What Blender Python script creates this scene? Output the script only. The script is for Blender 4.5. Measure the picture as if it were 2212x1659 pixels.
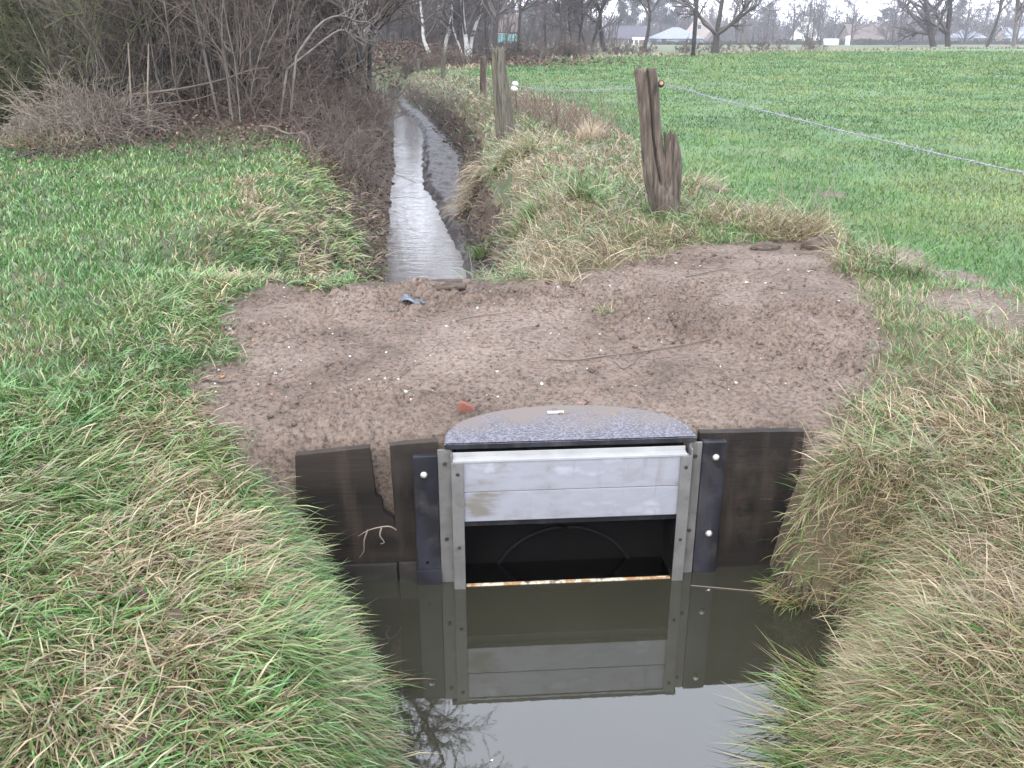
import bpy, bmesh, math
import numpy as np
from mathutils import Vector, Matrix

for o in list(bpy.data.objects):
    bpy.data.objects.remove(o)
SC = bpy.context.scene
COL = SC.collection
R = math.radians

# ------------------------------------------------------------------ camera, world, sun, exposure
F_PX, CX, CY = 900.0, 512.0, 384.0
CAMZ = 1.7
PITCH = math.atan((384 - 28) / F_PX)
cam_d = bpy.data.cameras.new('camera')
cam_d.sensor_width = 36.0
cam_d.lens = F_PX / 1024 * 36.0
cam_d.clip_start = 0.05
cam_d.clip_end = 2000
cam = bpy.data.objects.new('camera', cam_d)
cam.location = (0, 0, CAMZ)
cam.rotation_euler = (math.pi / 2 - PITCH, 0, 0)
COL.objects.link(cam)
SC.camera = cam

SUN_EL, SUN_ROT = R(48), R(200)
world = bpy.data.worlds.new('World')
SC.world = world
world.use_nodes = True
wn = world.node_tree
wn.nodes.clear()
sky = wn.nodes.new('ShaderNodeTexSky')
sky.sky_type = 'NISHITA'
sky.sun_disc = False
sky.sun_elevation = SUN_EL
sky.sun_rotation = SUN_ROT
sky.dust_density = 4.0
hs = wn.nodes.new('ShaderNodeHueSaturation')
hs.inputs['Saturation'].default_value = 0.35
mx = wn.nodes.new('ShaderNodeMixRGB')
mx.inputs[0].default_value = 0.8
mx.inputs[2].default_value = (7.15, 7.6, 8.7, 1)          # even cloud cover
bg = wn.nodes.new('ShaderNodeBackground')
bg.inputs['Strength'].default_value = 0.15
wo = wn.nodes.new('ShaderNodeOutputWorld')
wn.links.new(sky.outputs[0], hs.inputs['Color'])
wn.links.new(hs.outputs[0], mx.inputs[1])
wn.links.new(mx.outputs[0], bg.inputs[0])
wn.links.new(bg.outputs[0], wo.inputs[0])

sun_d = bpy.data.lights.new('sun', 'SUN')
sun_d.energy = 0.9
sun_d.angle = R(40)
sun_d.color = (1.0, 0.97, 0.92)
sun = bpy.data.objects.new('sun', sun_d)
# light arrives from the sun's azimuth (behind and to the left of the viewer)
sdir = Vector((math.sin(SUN_ROT) * math.cos(SUN_EL), math.cos(SUN_ROT) * math.cos(SUN_EL), math.sin(SUN_EL)))
sun.rotation_euler = sdir.to_track_quat('Z', 'Y').to_euler()
COL.objects.link(sun)
SC.view_settings.view_transform = 'Standard'
SC.view_settings.look = 'None'
SC.view_settings.gamma = 1
SC.view_settings.exposure = 1.65
SC.cycles.max_bounces = 6
SC.cycles.diffuse_bounces = 3
SC.cycles.transparent_max_bounces = 4

# ------------------------------------------------------------------ layout helpers: photo pixel (2212 wide) -> world
KD = 1024 / 2212.0
CP, SP = math.cos(PITCH), math.sin(PITCH)


def ray(dx, dy):
    u = (dx * KD - CX) / F_PX
    v = -(dy * KD - CY) / F_PX
    return np.array([u, CP + v * SP, -SP + v * CP])


def un(dx, dy, z=0.0):
    d = ray(dx, dy)
    t = (z - CAMZ) / d[2]
    return np.array([d[0] * t, d[1] * t, z])


def at(dx, dy, Y):
    d = ray(dx, dy)
    t = Y / d[1]
    return np.array([d[0] * t, Y, CAMZ + d[2] * t])


# ------------------------------------------------------------------ noise
def _hash(ix, iy, seed):
    n = (ix.astype(np.int64) * 374761393 + iy.astype(np.int64) * 668265263 + seed * 1442695041) & 0xFFFFFFFF
    n = ((n ^ (n >> 13)) * 1274126177) & 0xFFFFFFFF
    n = n ^ (n >> 16)
    return (n & 0xFFFF) / 65535.0


def vn(x, y, seed=0):
    x = np.asarray(x, float); y = np.asarray(y, float)
    ix = np.floor(x); iy = np.floor(y)
    fx = x - ix; fy = y - iy
    fx = fx * fx * (3 - 2 * fx); fy = fy * fy * (3 - 2 * fy)
    a = _hash(ix, iy, seed); b = _hash(ix + 1, iy, seed)
    c = _hash(ix, iy + 1, seed); d = _hash(ix + 1, iy + 1, seed)
    return (a + (b - a) * fx) * (1 - fy) + (c + (d - c) * fx) * fy


def fbm(x, y, seed=0, oct=4):
    s = 0; a = 0.5; t = 0
    for i in range(oct):
        s = s + a * vn(x * 2 ** i + 17.3 * i, y * 2 ** i - 9.1 * i, seed + i)
        t += a; a *= 0.5
    return s / t


def sst(a, b, x):
    t = np.clip((x - a) / (b - a), 0, 1)
    return t * t * (3 - 2 * t)


def in_poly(x, y, poly):
    x = np.asarray(x); y = np.asarray(y)
    ins = np.zeros(x.shape, bool)
    n = len(poly); j = n - 1
    for i in range(n):
        xi, yi = poly[i]; xj, yj = poly[j]
        c = ((yi > y) != (yj > y)) & (x < (xj - xi) * (y - yi) / (yj - yi + 1e-12) + xi)
        ins ^= c
        j = i
    return ins


# ------------------------------------------------------------------ mesh helpers
def mesh_np(name, V, quads=None, tris=None, smooth=True):
    me = bpy.data.meshes.new(name)
    V = np.asarray(V, np.float32).reshape(-1, 3)
    me.vertices.add(len(V)); me.vertices.foreach_set('co', V.ravel())
    li = []; st = []; tot = []
    off = 0
    if quads is not None and len(quads):
        q = np.asarray(quads, np.int32).reshape(-1, 4)
        li.append(q.ravel()); st.append(off + 4 * np.arange(len(q))); tot.append(np.full(len(q), 4)); off += 4 * len(q)
    if tris is not None and len(tris):
        q = np.asarray(tris, np.int32).reshape(-1, 3)
        li.append(q.ravel()); st.append(off + 3 * np.arange(len(q))); tot.append(np.full(len(q), 3)); off += 3 * len(q)
    li = np.concatenate(li).astype(np.int32); st = np.concatenate(st).astype(np.int32)
    me.loops.add(len(li)); me.loops.foreach_set('vertex_index', li)
    me.polygons.add(len(st)); me.polygons.foreach_set('loop_start', st)
    try:
        me.polygons.foreach_set('loop_total', np.concatenate(tot).astype(np.int32))
    except Exception:
        pass
    if smooth:
        me.polygons.foreach_set('use_smooth', np.ones(len(st), bool))
    me.update(calc_edges=True)
    me.validate()
    return me


def fattr(me, name, vals):
    a = me.attributes.new(name, 'FLOAT', 'POINT')
    a.data.foreach_set('value', np.asarray(vals, np.float32))


def link(name, me, m=None, parent=None):
    o = bpy.data.objects.new(name, me)
    COL.objects.link(o)
    if m is not None and me is not None and len(me.materials) == 0:
        me.materials.append(m)
    if parent is not None:
        o.parent = parent
    return o


def tag(o, label=None, cat=None, group=None, kind=None):
    if label: o['label'] = label
    if cat: o['category'] = cat
    if group: o['group'] = group
    if kind: o['kind'] = kind
    return o


def empty(name, loc, label=None, cat=None, group=None, rz=0):
    o = bpy.data.objects.new(name, None)
    o.location = loc; o.rotation_euler = (0, 0, rz)
    o.empty_display_size = 0.1
    COL.objects.link(o)
    return tag(o, label, cat, group)


class MB:
    """collects simple solids into one bmesh"""
    def __init__(s):
        s.bm = bmesh.new()

    def box(s, x0, x1, y0, y1, z0, z1, bevel=0.0, M=None):
        t = bmesh.new()
        vs = [t.verts.new((x, y, z)) for x in (x0, x1) for y in (y0, y1) for z in (z0, z1)]
        for f in ((0, 1, 3, 2), (4, 6, 7, 5), (0, 4, 5, 1), (2, 3, 7, 6), (0, 2, 6, 4), (1, 5, 7, 3)):
            t.faces.new([vs[i] for i in f])
        if bevel:
            bmesh.ops.bevel(t, geom=list(t.edges), offset=bevel, segments=2, affect='EDGES', profile=0.6)
        if M is not None:
            t.transform(M)
        s.add(t)
        return s

    def add(s, t):
        me = bpy.data.meshes.new('tmp'); t.to_mesh(me); t.free()
        s.bm.from_mesh(me); bpy.data.meshes.remove(me)

    def lathe(s, prof, M, n=16, cap=True):
        """profile [(r, z)] revolved round local z, placed by M"""
        t = bmesh.new(); rings = []
        for r, z in prof:
            rings.append([t.verts.new((r * math.cos(2 * math.pi * i / n), r * math.sin(2 * math.pi * i / n), z)) for i in range(n)])
        for a, b in zip(rings[:-1], rings[1:]):
            for i in range(n):
                t.faces.new((a[i], a[(i + 1) % n], b[(i + 1) % n], b[i]))
        if cap:
            t.faces.new(rings[0][::-1]); t.faces.new(rings[-1])
        t.transform(M); s.add(t)
        return s

    def prism(s, pts, y0, y1):
        """polygon in (x,z) extruded along y"""
        t = bmesh.new()
        a = [t.verts.new((x, y0, z)) for x, z in pts]; b = [t.verts.new((x, y1, z)) for x, z in pts]
        n = len(pts)
        t.faces.new(a); t.faces.new(b[::-1])
        for i in range(n):
            t.faces.new((a[i], b[i], b[(i + 1) % n], a[(i + 1) % n]))
        bmesh.ops.recalc_face_normals(t, faces=t.faces)
        s.add(t)
        return s

    def build(s, name, m, parent=None, smooth=False):
        me = bpy.data.meshes.new(name)
        bmesh.ops.recalc_face_normals(s.bm, faces=s.bm.faces)
        s.bm.to_mesh(me); s.bm.free()
        if smooth:
            me.polygons.foreach_set('use_smooth', np.ones(len(me.polygons), bool))
        return link(name, me, m, parent)


def tubes(P, Rr, sides=4):
    """P (N,K,3), Rr (N,K) -> verts, quads"""
    P = np.asarray(P, float); Rr = np.asarray(Rr, float)
    N, K, _ = P.shape
    T = np.gradient(P, axis=1)
    T /= np.linalg.norm(T, axis=2, keepdims=True) + 1e-9
    ref = np.where(np.abs(T[:, :1, 2:3]) > 0.9, np.array([[[1.0, 0, 0]]]), np.array([[[0, 0, 1.0]]]))
    A = np.cross(T, np.broadcast_to(ref, T.shape)); A /= np.linalg.norm(A, axis=2, keepdims=True) + 1e-9
    B = np.cross(T, A)
    ang = np.arange(sides) * 2 * math.pi / sides
    V = P[:, :, None, :] + Rr[:, :, None, None] * (A[:, :, None, :] * np.cos(ang)[None, None, :, None] + B[:, :, None, :] * np.sin(ang)[None, None, :, None])
    idx = np.arange(N * K * sides).reshape(N, K, sides)
    a = idx[:, :-1, :]; b = idx[:, 1:, :]
    q = np.stack([a, np.roll(a, -1, 2), np.roll(b, -1, 2), b], -1).reshape(-1, 4)
    return V.reshape(-1, 3), q


def join_vq(parts):
    V = []; Q = []; off = 0
    for v, q in parts:
        V.append(v); Q.append(q + off); off += len(v)
    return np.concatenate(V), np.concatenate(Q)


def tube_obj(name, pts, rad, m, parent=None, sides=6):
    P = np.array(pts, float)[None]
    Rr = np.broadcast_to(np.asarray(rad, float), (P.shape[1],))[None]
    v, q = tubes(P, Rr, sides)
    return link(name, mesh_np(name, v, q), m, parent)


def smooth_line(pts, n):
    """Catmull-Rom resampling"""
    p = np.array(pts, float)
    p = np.vstack([2 * p[0] - p[1], p, 2 * p[-1] - p[-2]])
    out = []
    segs = len(p) - 3
    for k in range(n):
        t = k / (n - 1) * segs
        i = min(int(t), segs - 1); f = t - i
        a, b, c, d = p[i], p[i + 1], p[i + 2], p[i + 3]
        out.append(0.5 * (2 * b + (c - a) * f + (2 * a - 5 * b + 4 * c - d) * f * f + (3 * b - a - 3 * c + d) * f ** 3))
    return np.array(out)


# ------------------------------------------------------------------ materials
def nodes_of(m):
    m.use_nodes = True
    nt = m.node_tree
    return nt, nt.nodes['Principled BSDF']


def ramp(nt, fac, stops):
    r = nt.nodes.new('ShaderNodeValToRGB')
    while len(r.color_ramp.elements) < len(stops):
        r.color_ramp.elements.new(0.5)
    for e, (p, c) in zip(r.color_ramp.elements, stops):
        e.position = p; e.color = (*c, 1)
    nt.links.new(fac, r.inputs[0])
    return r.outputs[0]


def noise(nt, scale, detail=4, vec=None, rough=0.55, stretch=None):
    tc = nt.nodes.new('ShaderNodeTexCoord')
    out = tc.outputs['Object']
    if stretch:
        mp = nt.nodes.new('ShaderNodeMapping'); mp.inputs['Scale'].default_value = stretch
        nt.links.new(out, mp.inputs[0]); out = mp.outputs[0]
    n = nt.nodes.new('ShaderNodeTexNoise')
    n.inputs['Scale'].default_value = scale; n.inputs['Detail'].default_value = detail; n.inputs['Roughness'].default_value = rough
    nt.links.new(out, n.inputs['Vector'])
    return n.outputs['Fac']


def mat(name, stops, scale=5, rough=0.7, metal=0.0, bump=0.0, bscale=None, stretch=None, spec=0.5, detail=5, bdist=0.02):
    m = bpy.data.materials.new(name)
    nt, b = nodes_of(m)
    if len(stops) == 1:
        b.inputs['Base Color'].default_value = (*stops[0], 1)
    else:
        k = len(stops)
        sp = [(0.32 + 0.36 * i / (k - 1), c) for i, c in enumerate(stops)]
        nt.links.new(ramp(nt, noise(nt, scale, detail, stretch=stretch), sp), b.inputs['Base Color'])
    b.inputs['Roughness'].default_value = rough
    b.inputs['Metallic'].default_value = metal
    b.inputs['Specular IOR Level'].default_value = spec
    if bump:
        bp = nt.nodes.new('ShaderNodeBump'); bp.inputs['Strength'].default_value = bump; bp.inputs['Distance'].default_value = bdist
        nt.links.new(noise(nt, bscale or scale * 4, 6, stretch=stretch), bp.inputs['Height'])
        nt.links.new(bp.outputs[0], b.inputs['Normal'])
    return m


def leaf_mat(name, stops, rough=0.5, trans=0.25, spec=0.4):
    """colour picked by the per-leaf 'tint' attribute, varied by 'vary'"""
    m = bpy.data.materials.new(name)
    nt, b = nodes_of(m)
    a = nt.nodes.new('ShaderNodeAttribute'); a.attribute_name = 'tint'
    v = nt.nodes.new('ShaderNodeAttribute'); v.attribute_name = 'vary'
    c = ramp(nt, a.outputs['Fac'], stops)
    hsv = nt.nodes.new('ShaderNodeHueSaturation')
    nt.links.new(c, hsv.inputs['Color'])
    mr = nt.nodes.new('ShaderNodeMapRange'); mr.inputs['To Min'].default_value = 0.42; mr.inputs['To Max'].default_value = 1.5
    nt.links.new(v.outputs['Fac'], mr.inputs['Value']); nt.links.new(mr.outputs[0], hsv.inputs['Value'])
    nt.links.new(hsv.outputs[0], b.inputs['Base Color'])
    b.inputs['Roughness'].default_value = rough
    b.inputs['Specular IOR Level'].default_value = spec
    tr = nt.nodes.new('ShaderNodeBsdfTranslucent'); nt.links.new(hsv.outputs[0], tr.inputs['Color'])
    ms = nt.nodes.new('ShaderNodeMixShader'); ms.inputs[0].default_value = trans
    out = nt.nodes['Material Output']
    nt.links.new(b.outputs[0], ms.inputs[1]); nt.links.new(tr.outputs[0], ms.inputs[2]); nt.links.new(ms.outputs[0], out.inputs['Surface'])
    return m


GREEN_A, GREEN_B, GREEN_C = (0.050, 0.145, 0.036), (0.098, 0.218, 0.054), (0.182, 0.235, 0.078)
STRAW_A, STRAW_B, STRAW_C = (0.21, 0.185, 0.09), (0.34, 0.265, 0.165), (0.12, 0.078, 0.052)
M_GRASS = leaf_mat('grass_blade', [(0.0, GREEN_A), (0.3, GREEN_B), (0.48, GREEN_C), (0.62, STRAW_A), (0.84, STRAW_B), (0.93, (0.25, 0.175, 0.105)), (1.0, STRAW_C)], rough=0.27, trans=0.22, spec=0.7)
M_FIELDBLADE = leaf_mat('field_blade', [(0.0, (0.062, 0.132, 0.036)), (0.5, (0.100, 0.19, 0.050)), (0.85, (0.150, 0.215, 0.066)), (1.0, (0.2, 0.18, 0.09))], rough=0.5, trans=0.22)
M_LITTER = leaf_mat('dead_leaf', [(0.0, (0.035, 0.022, 0.018)), (0.4, (0.085, 0.050, 0.038)), (0.75, (0.125, 0.078, 0.056)), (1.0, (0.19, 0.13, 0.085))], rough=0.75, trans=0.1)
M_IVY = leaf_mat('evergreen_leaf', [(0.0, (0.008, 0.016, 0.008)), (0.6, (0.018, 0.034, 0.014)), (1.0, (0.045, 0.065, 0.02))], rough=0.5, trans=0.12)
M_NEEDLE = leaf_mat('pine_needle', [(0.0, (0.012, 0.022, 0.016)), (1.0, (0.03, 0.045, 0.028))], rough=0.7, trans=0.1)
M_SOIL = mat('bank_soil', [(0.035, 0.022, 0.016), (0.062, 0.04, 0.028), (0.052, 0.05, 0.024)], 3, 0.85, bump=1.0, bscale=24, bdist=0.04)
M_FIELD = mat('field_ground', [(0.042, 0.082, 0.032), (0.062, 0.118, 0.043), (0.082, 0.13, 0.052)], 0.8, 0.9, bump=0.3, bscale=25, detail=8)
M_MUD = mat('wet_mud', [(0.012, 0.009, 0.0085), (0.028, 0.021, 0.019)], 4, 0.5, bump=1.0, bscale=14, spec=0.6)
M_ALU = mat('dull_aluminium', [(0.33, 0.335, 0.37), (0.255, 0.258, 0.29), (0.275, 0.278, 0.312), (0.24, 0.24, 0.265), (0.165, 0.15, 0.13)], 4.5, 0.5, metal=0.15, bump=0.03, bscale=60, stretch=(0.7, 1, 1.6))
M_RAIL = mat('grey_rail', [(0.115, 0.112, 0.108), (0.16, 0.155, 0.15)], 7, 0.55, metal=0.1)
M_STRIPW = mat('white_strip', [(0.26, 0.26, 0.26), (0.33, 0.33, 0.33)], 9, 0.4)
M_BLACK = mat('black_plastic', [(0.004, 0.004, 0.005), (0.009, 0.009, 0.013), (0.024, 0.025, 0.035)], 5, 0.5, stretch=(1, 1, 0.6), spec=0.4)
M_DARK = mat('recess_shade', [(0.0015, 0.0015, 0.0015), (0.003, 0.0026, 0.0022)], 6, 0.7, spec=0.15)  # blacker than the plates' plastic; shade of chamber and hole put into colour
M_BOARD = mat('wet_dark_timber', [(0.007, 0.006, 0.0052), (0.015, 0.012, 0.010), (0.028, 0.022, 0.0175)], 3, 0.7, bump=0.6, bscale=70, stretch=(0.10, 1, 1.6), bdist=0.004, spec=0.2)
M_STEEL = mat('zinc_bolt', [(0.5, 0.49, 0.45), (0.62, 0.6, 0.56)], 20, 0.35, metal=0.5)
M_RUST = mat('rusty_sill', [(0.5, 0.42, 0.3), (0.30, 0.14, 0.04), (0.62, 0.58, 0.48), (0.08, 0.05, 0.03)], 16, 0.55, stretch=(1, 1, 0.2))
M_BARK_PALE = mat('pale_bark', [(0.075, 0.066, 0.056), (0.145, 0.128, 0.112)], 6, 0.85)
M_BARK_DARK = mat('dark_bark', [(0.025, 0.022, 0.02), (0.055, 0.048, 0.042)], 5, 0.9, bump=0.4)
M_BARK_MOSS = mat('mossy_bark', [(0.04, 0.042, 0.025), (0.085, 0.08, 0.06), (0.05, 0.058, 0.022)], 3, 0.9, bump=0.4)
M_TWIG = mat('brown_twig', [(0.070, 0.052, 0.041), (0.132, 0.101, 0.080)], 2, 0.85)
M_TWIG_FAR = mat('far_twig', [(0.072, 0.061, 0.059), (0.11, 0.093, 0.089)], 1, 0.9)
M_BIRCH = mat('birch_bark', [(0.06, 0.055, 0.05), (0.36, 0.35, 0.33), (0.44, 0.43, 0.41), (0.40, 0.39, 0.37)], 2.5, 0.7, stretch=(0.6, 0.6, 1.6), detail=3)
M_MOSSTWIG = mat('mossy_twig', [(0.04, 0.045, 0.016), (0.075, 0.078, 0.03)], 2, 0.9)
M_CANE = mat('dry_cane', [(0.15, 0.122, 0.095), (0.25, 0.21, 0.165)], 4, 0.8)
M_BRICK = mat('red_brick', [(0.13, 0.045, 0.03), (0.2, 0.075, 0.05)], 18, 0.85, bump=0.4, bscale=60)
M_CHIP = mat('brick_chip', [(0.24, 0.095, 0.05), (0.33, 0.15, 0.08)], 9, 0.8)
M_PEBBLE = mat('white_pebble', [(0.42, 0.40, 0.36), (0.6, 0.58, 0.54)], 12, 0.55)
M_STONE = mat('brown_stone', [(0.13, 0.085, 0.065), (0.19, 0.135, 0.11)], 12, 0.7)
M_RAG = mat('blue_grey_plastic', [(0.02, 0.025, 0.035), (0.075, 0.09, 0.12)], 14, 0.3, spec=0.6)
M_CERAMIC = mat('white_ceramic', [(0.48, 0.47, 0.43)], 1, 0.25)
M_IRON = mat('dark_iron', [(0.02, 0.017, 0.017), (0.04, 0.034, 0.03)], 12, 0.6)
M_ORANGE = mat('orange_plug', [(0.4, 0.16, 0.06)], 1, 0.5)
M_WIRE = mat('galvanised_wire', [(0.20, 0.205, 0.22), (0.32, 0.33, 0.35)], 30, 0.45, metal=0.3)


def streaks(m, dark, scale, lo=0.46, hi=0.60, stretch=(1, 1, 0.12)):
    """grime runs and mud splashes on a finished material"""
    nt = m.node_tree; b = nt.nodes['Principled BSDF']
    src = b.inputs['Base Color'].links[0].from_socket
    a = noise(nt, scale, 6, stretch=stretch, rough=0.6); c = noise(nt, scale * 0.55, 6, rough=0.65)
    mm = nt.nodes.new('ShaderNodeMath'); mm.operation = 'MAXIMUM'; nt.links.new(a, mm.inputs[0]); nt.links.new(c, mm.inputs[1])
    mr = nt.nodes.new('ShaderNodeMapRange'); mr.inputs['From Min'].default_value = lo; mr.inputs['From Max'].default_value = hi; mr.inputs['To Max'].default_value = 0.75
    nt.links.new(mm.outputs[0], mr.inputs['Value'])
    mx_ = nt.nodes.new('ShaderNodeMixRGB'); mx_.inputs[2].default_value = (*dark, 1)
    nt.links.new(mr.outputs[0], mx_.inputs[0]); nt.links.new(src, mx_.inputs[1]); nt.links.new(mx_.outputs[0], b.inputs['Base Color'])


streaks(M_ALU, (0.15, 0.135, 0.12), 9, 0.56, 0.74)
streaks(M_RAIL, (0.065, 0.058, 0.048), 16, 0.52, 0.70)
streaks(M_BLACK, (0.05, 0.046, 0.044), 9, 0.54, 0.70)
streaks(M_BOARD, (0.05, 0.038, 0.029), 7, 0.56, 0.74)


def dirt_material():
    m = bpy.data.materials.new('crossing_dirt')
    nt, b = nodes_of(m)
    big = noise(nt, 1.3, 6, rough=0.65)
    c1 = ramp(nt, big, [(0.30, (0.078, 0.056, 0.043)), (0.43, (0.132, 0.098, 0.077)), (0.68, (0.194, 0.151, 0.124))])
    fine = noise(nt, 38, 5, rough=0.7)
    c2 = ramp(nt, fine, [(0.36, (0.42, 0.40, 0.38)), (0.5, (0.95, 0.95, 0.95)), (0.66, (1.3, 1.3, 1.3))])
    mu = nt.nodes.new('ShaderNodeMixRGB'); mu.blend_type = 'MULTIPLY'; mu.inputs[0].default_value = 1
    nt.links.new(c1, mu.inputs[1]); nt.links.new(c2, mu.inputs[2])
    nt.links.new(mu.outputs[0], b.inputs['Base Color'])
    b.inputs['Roughness'].default_value = 0.85
    b.inputs['Specular IOR Level'].default_value = 0.3
    bp = nt.nodes.new('ShaderNodeBump'); bp.inputs['Strength'].default_value = 0.9; bp.inputs['Distance'].default_value = 0.02
    nt.links.new(noise(nt, 45, 8, rough=0.7), bp.inputs['Height'])
    nt.links.new(bp.outputs[0], b.inputs['Normal'])
    return m


def lid_material():
    m = bpy.data.materials.new('speckled_lid')
    nt, b = nodes_of(m)
    sp = ramp(nt, noise(nt, 85, 3, rough=0.7), [(0.40, (0.03, 0.03, 0.036)), (0.5, (0.075, 0.073, 0.09)), (0.64, (0.165, 0.162, 0.195))])
    dust = ramp(nt, noise(nt, 5, 6), [(0.44, (0, 0, 0)), (0.56, (1, 1, 1))])
    tc = nt.nodes.new('ShaderNodeTexCoord'); sx = nt.nodes.new('ShaderNodeSeparateXYZ')
    nt.links.new(tc.outputs['Object'], sx.inputs[0])
    mr = nt.nodes.new('ShaderNodeMapRange')           # soil has spilled over the back rim of the lid
    mr.inputs['From Min'].default_value = 0.14; mr.inputs['From Max'].default_value = 0.42
    nt.links.new(sx.outputs['Y'], mr.inputs['Value'])
    ad = nt.nodes.new('ShaderNodeMath'); ad.operation = 'MULTIPLY_ADD'; ad.inputs[1].default_value = 0.55; ad.use_clamp = True
    nt.links.new(dust, ad.inputs[0]); nt.links.new(mr.outputs[0], ad.inputs[2])
    mu = nt.nodes.new('ShaderNodeMath'); mu.operation = 'MULTIPLY'; mu.use_clamp = True
    nt.links.new(ad.outputs[0], mu.inputs[0])
    mr2 = nt.nodes.new('ShaderNodeMapRange'); mr2.inputs['From Min'].default_value = 0.05; mr2.inputs['From Max'].default_value = 0.22
    nt.links.new(sx.outputs['Y'], mr2.inputs['Value']); nt.links.new(mr2.outputs[0], mu.inputs[1])
    mxr = nt.nodes.new('ShaderNodeMixRGB'); mxr.inputs[2].default_value = (0.105, 0.084, 0.072, 1)
    nt.links.new(mu.outputs[0], mxr.inputs[0]); nt.links.new(sp, mxr.inputs[1])
    nt.links.new(mxr.outputs[0], b.inputs['Base Color'])
    b.inputs['Roughness'].default_value = 0.6
    bp = nt.nodes.new('ShaderNodeBump'); bp.inputs['Strength'].default_value = 0.35; bp.inputs['Distance'].default_value = 0.004
    nt.links.new(noise(nt, 150, 3), bp.inputs['Height']); nt.links.new(bp.outputs[0], b.inputs['Normal'])
    return m


def water_material(name, base, ior, bumps, rough=0.02):
    m = bpy.data.materials.new(name)
    nt, b = nodes_of(m)
    nt.links.new(ramp(nt, noise(nt, 1.6, 3), [(0.3, base), (0.7, tuple(c * 1.25 for c in base))]), b.inputs['Base Color'])
    b.inputs['Roughness'].default_value = rough
    b.inputs['IOR'].default_value = ior
    prev = None
    for sc, st, dist, strength in bumps:
        bp = nt.nodes.new('ShaderNodeBump'); bp.inputs['Strength'].default_value = strength; bp.inputs['Distance'].default_value = dist
        nt.links.new(noise(nt, sc, 3, stretch=st), bp.inputs['Height'])
        if prev: nt.links.new(prev, bp.inputs['Normal'])
        prev = bp.outputs[0]
    nt.links.new(prev, b.inputs['Normal'])
    return m


M_DIRT = dirt_material()
M_LID = lid_material()
M_POOL = water_material('pool_water', (0.022, 0.0215, 0.0145), 1.9, [(1.2, (1, 1, 1), 0.01, 0.05), (14, (1, 1, 1), 0.002, 0.05)])
M_STREAM = water_material('stream_water', (0.05, 0.041, 0.036), 1.55, [(5, (0.5, 1.5, 1), 0.012, 0.45), (16, (0.4, 1.4, 1), 0.006, 0.4)], rough=0.06)

# ------------------------------------------------------------------ the lie of the land
WZ = -1.0                                             # water level
GA = R(4.0)
G0 = un(1226, 1244, WZ)
EX = np.array([math.cos(GA), math.sin(GA), 0]); EY = np.array([-math.sin(GA), math.cos(GA), 0])


def to_loc(x, y):
    dx = x - G0[0]; dy = y - G0[1]
    return dx * EX[0] + dy * EX[1], dx * EY[0] + dy * EY[1]


def line(ptsd, z):
    w = np.array([un(a, b, z) for a, b in ptsd])
    i = np.argsort(w[:, 1])
    return w[i, 1], w[i, 0]


POOL_L = line([(728, 1232), (700, 1300), (715, 1400), (745, 1500), (795, 1600), (820, 1680)], WZ)
POOL_R = line([(1668, 1230), (1692, 1280), (1800, 1320), (1855, 1400), (1845, 1480), (1825, 1560), (1805, 1620), (1795, 1680)], WZ)
ST_L = line([(832, 640), (832, 560), (838, 500), (845, 430), (850, 350), (850, 290), (850, 250), (836, 222), (818, 196)], WZ)
ST_R = line([(1014, 640), (1012, 590), (962, 490), (942, 440), (914, 405), (912, 330), (914, 290), (898, 262), (868, 236), (856, 200)], WZ)
MU_R = line([(1040, 640), (1052, 600), (1012, 530), (1000, 470), (1006, 400), (998, 340), (940, 285), (912, 250), (880, 230), (862, 200)], WZ)
DIRT_D = [(630, 1012), (540, 965), (455, 925), (405, 850), (392, 800), (450, 780), (525, 770), (490, 730), (470, 690), (510, 655), (575, 622), (700, 634),
          (800, 626), (950, 612), (1090, 612), (1180, 600), (1260, 575), (1380, 560), (1470, 537), (1560, 528), (1700, 520), (1790, 518), (1806, 560),
          (1805, 600), (1850, 640), (1870, 690), (1905, 740), (1890, 800), (1840, 880), (1800, 930), (1770, 990), (1730, 1030)]
DIRT = [tuple(un(a, b, -0.14 if b > 600 else -0.08)[:2]) for a, b in DIRT_D]
DIRT = [(p[0], p[1]) for p in DIRT]


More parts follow.
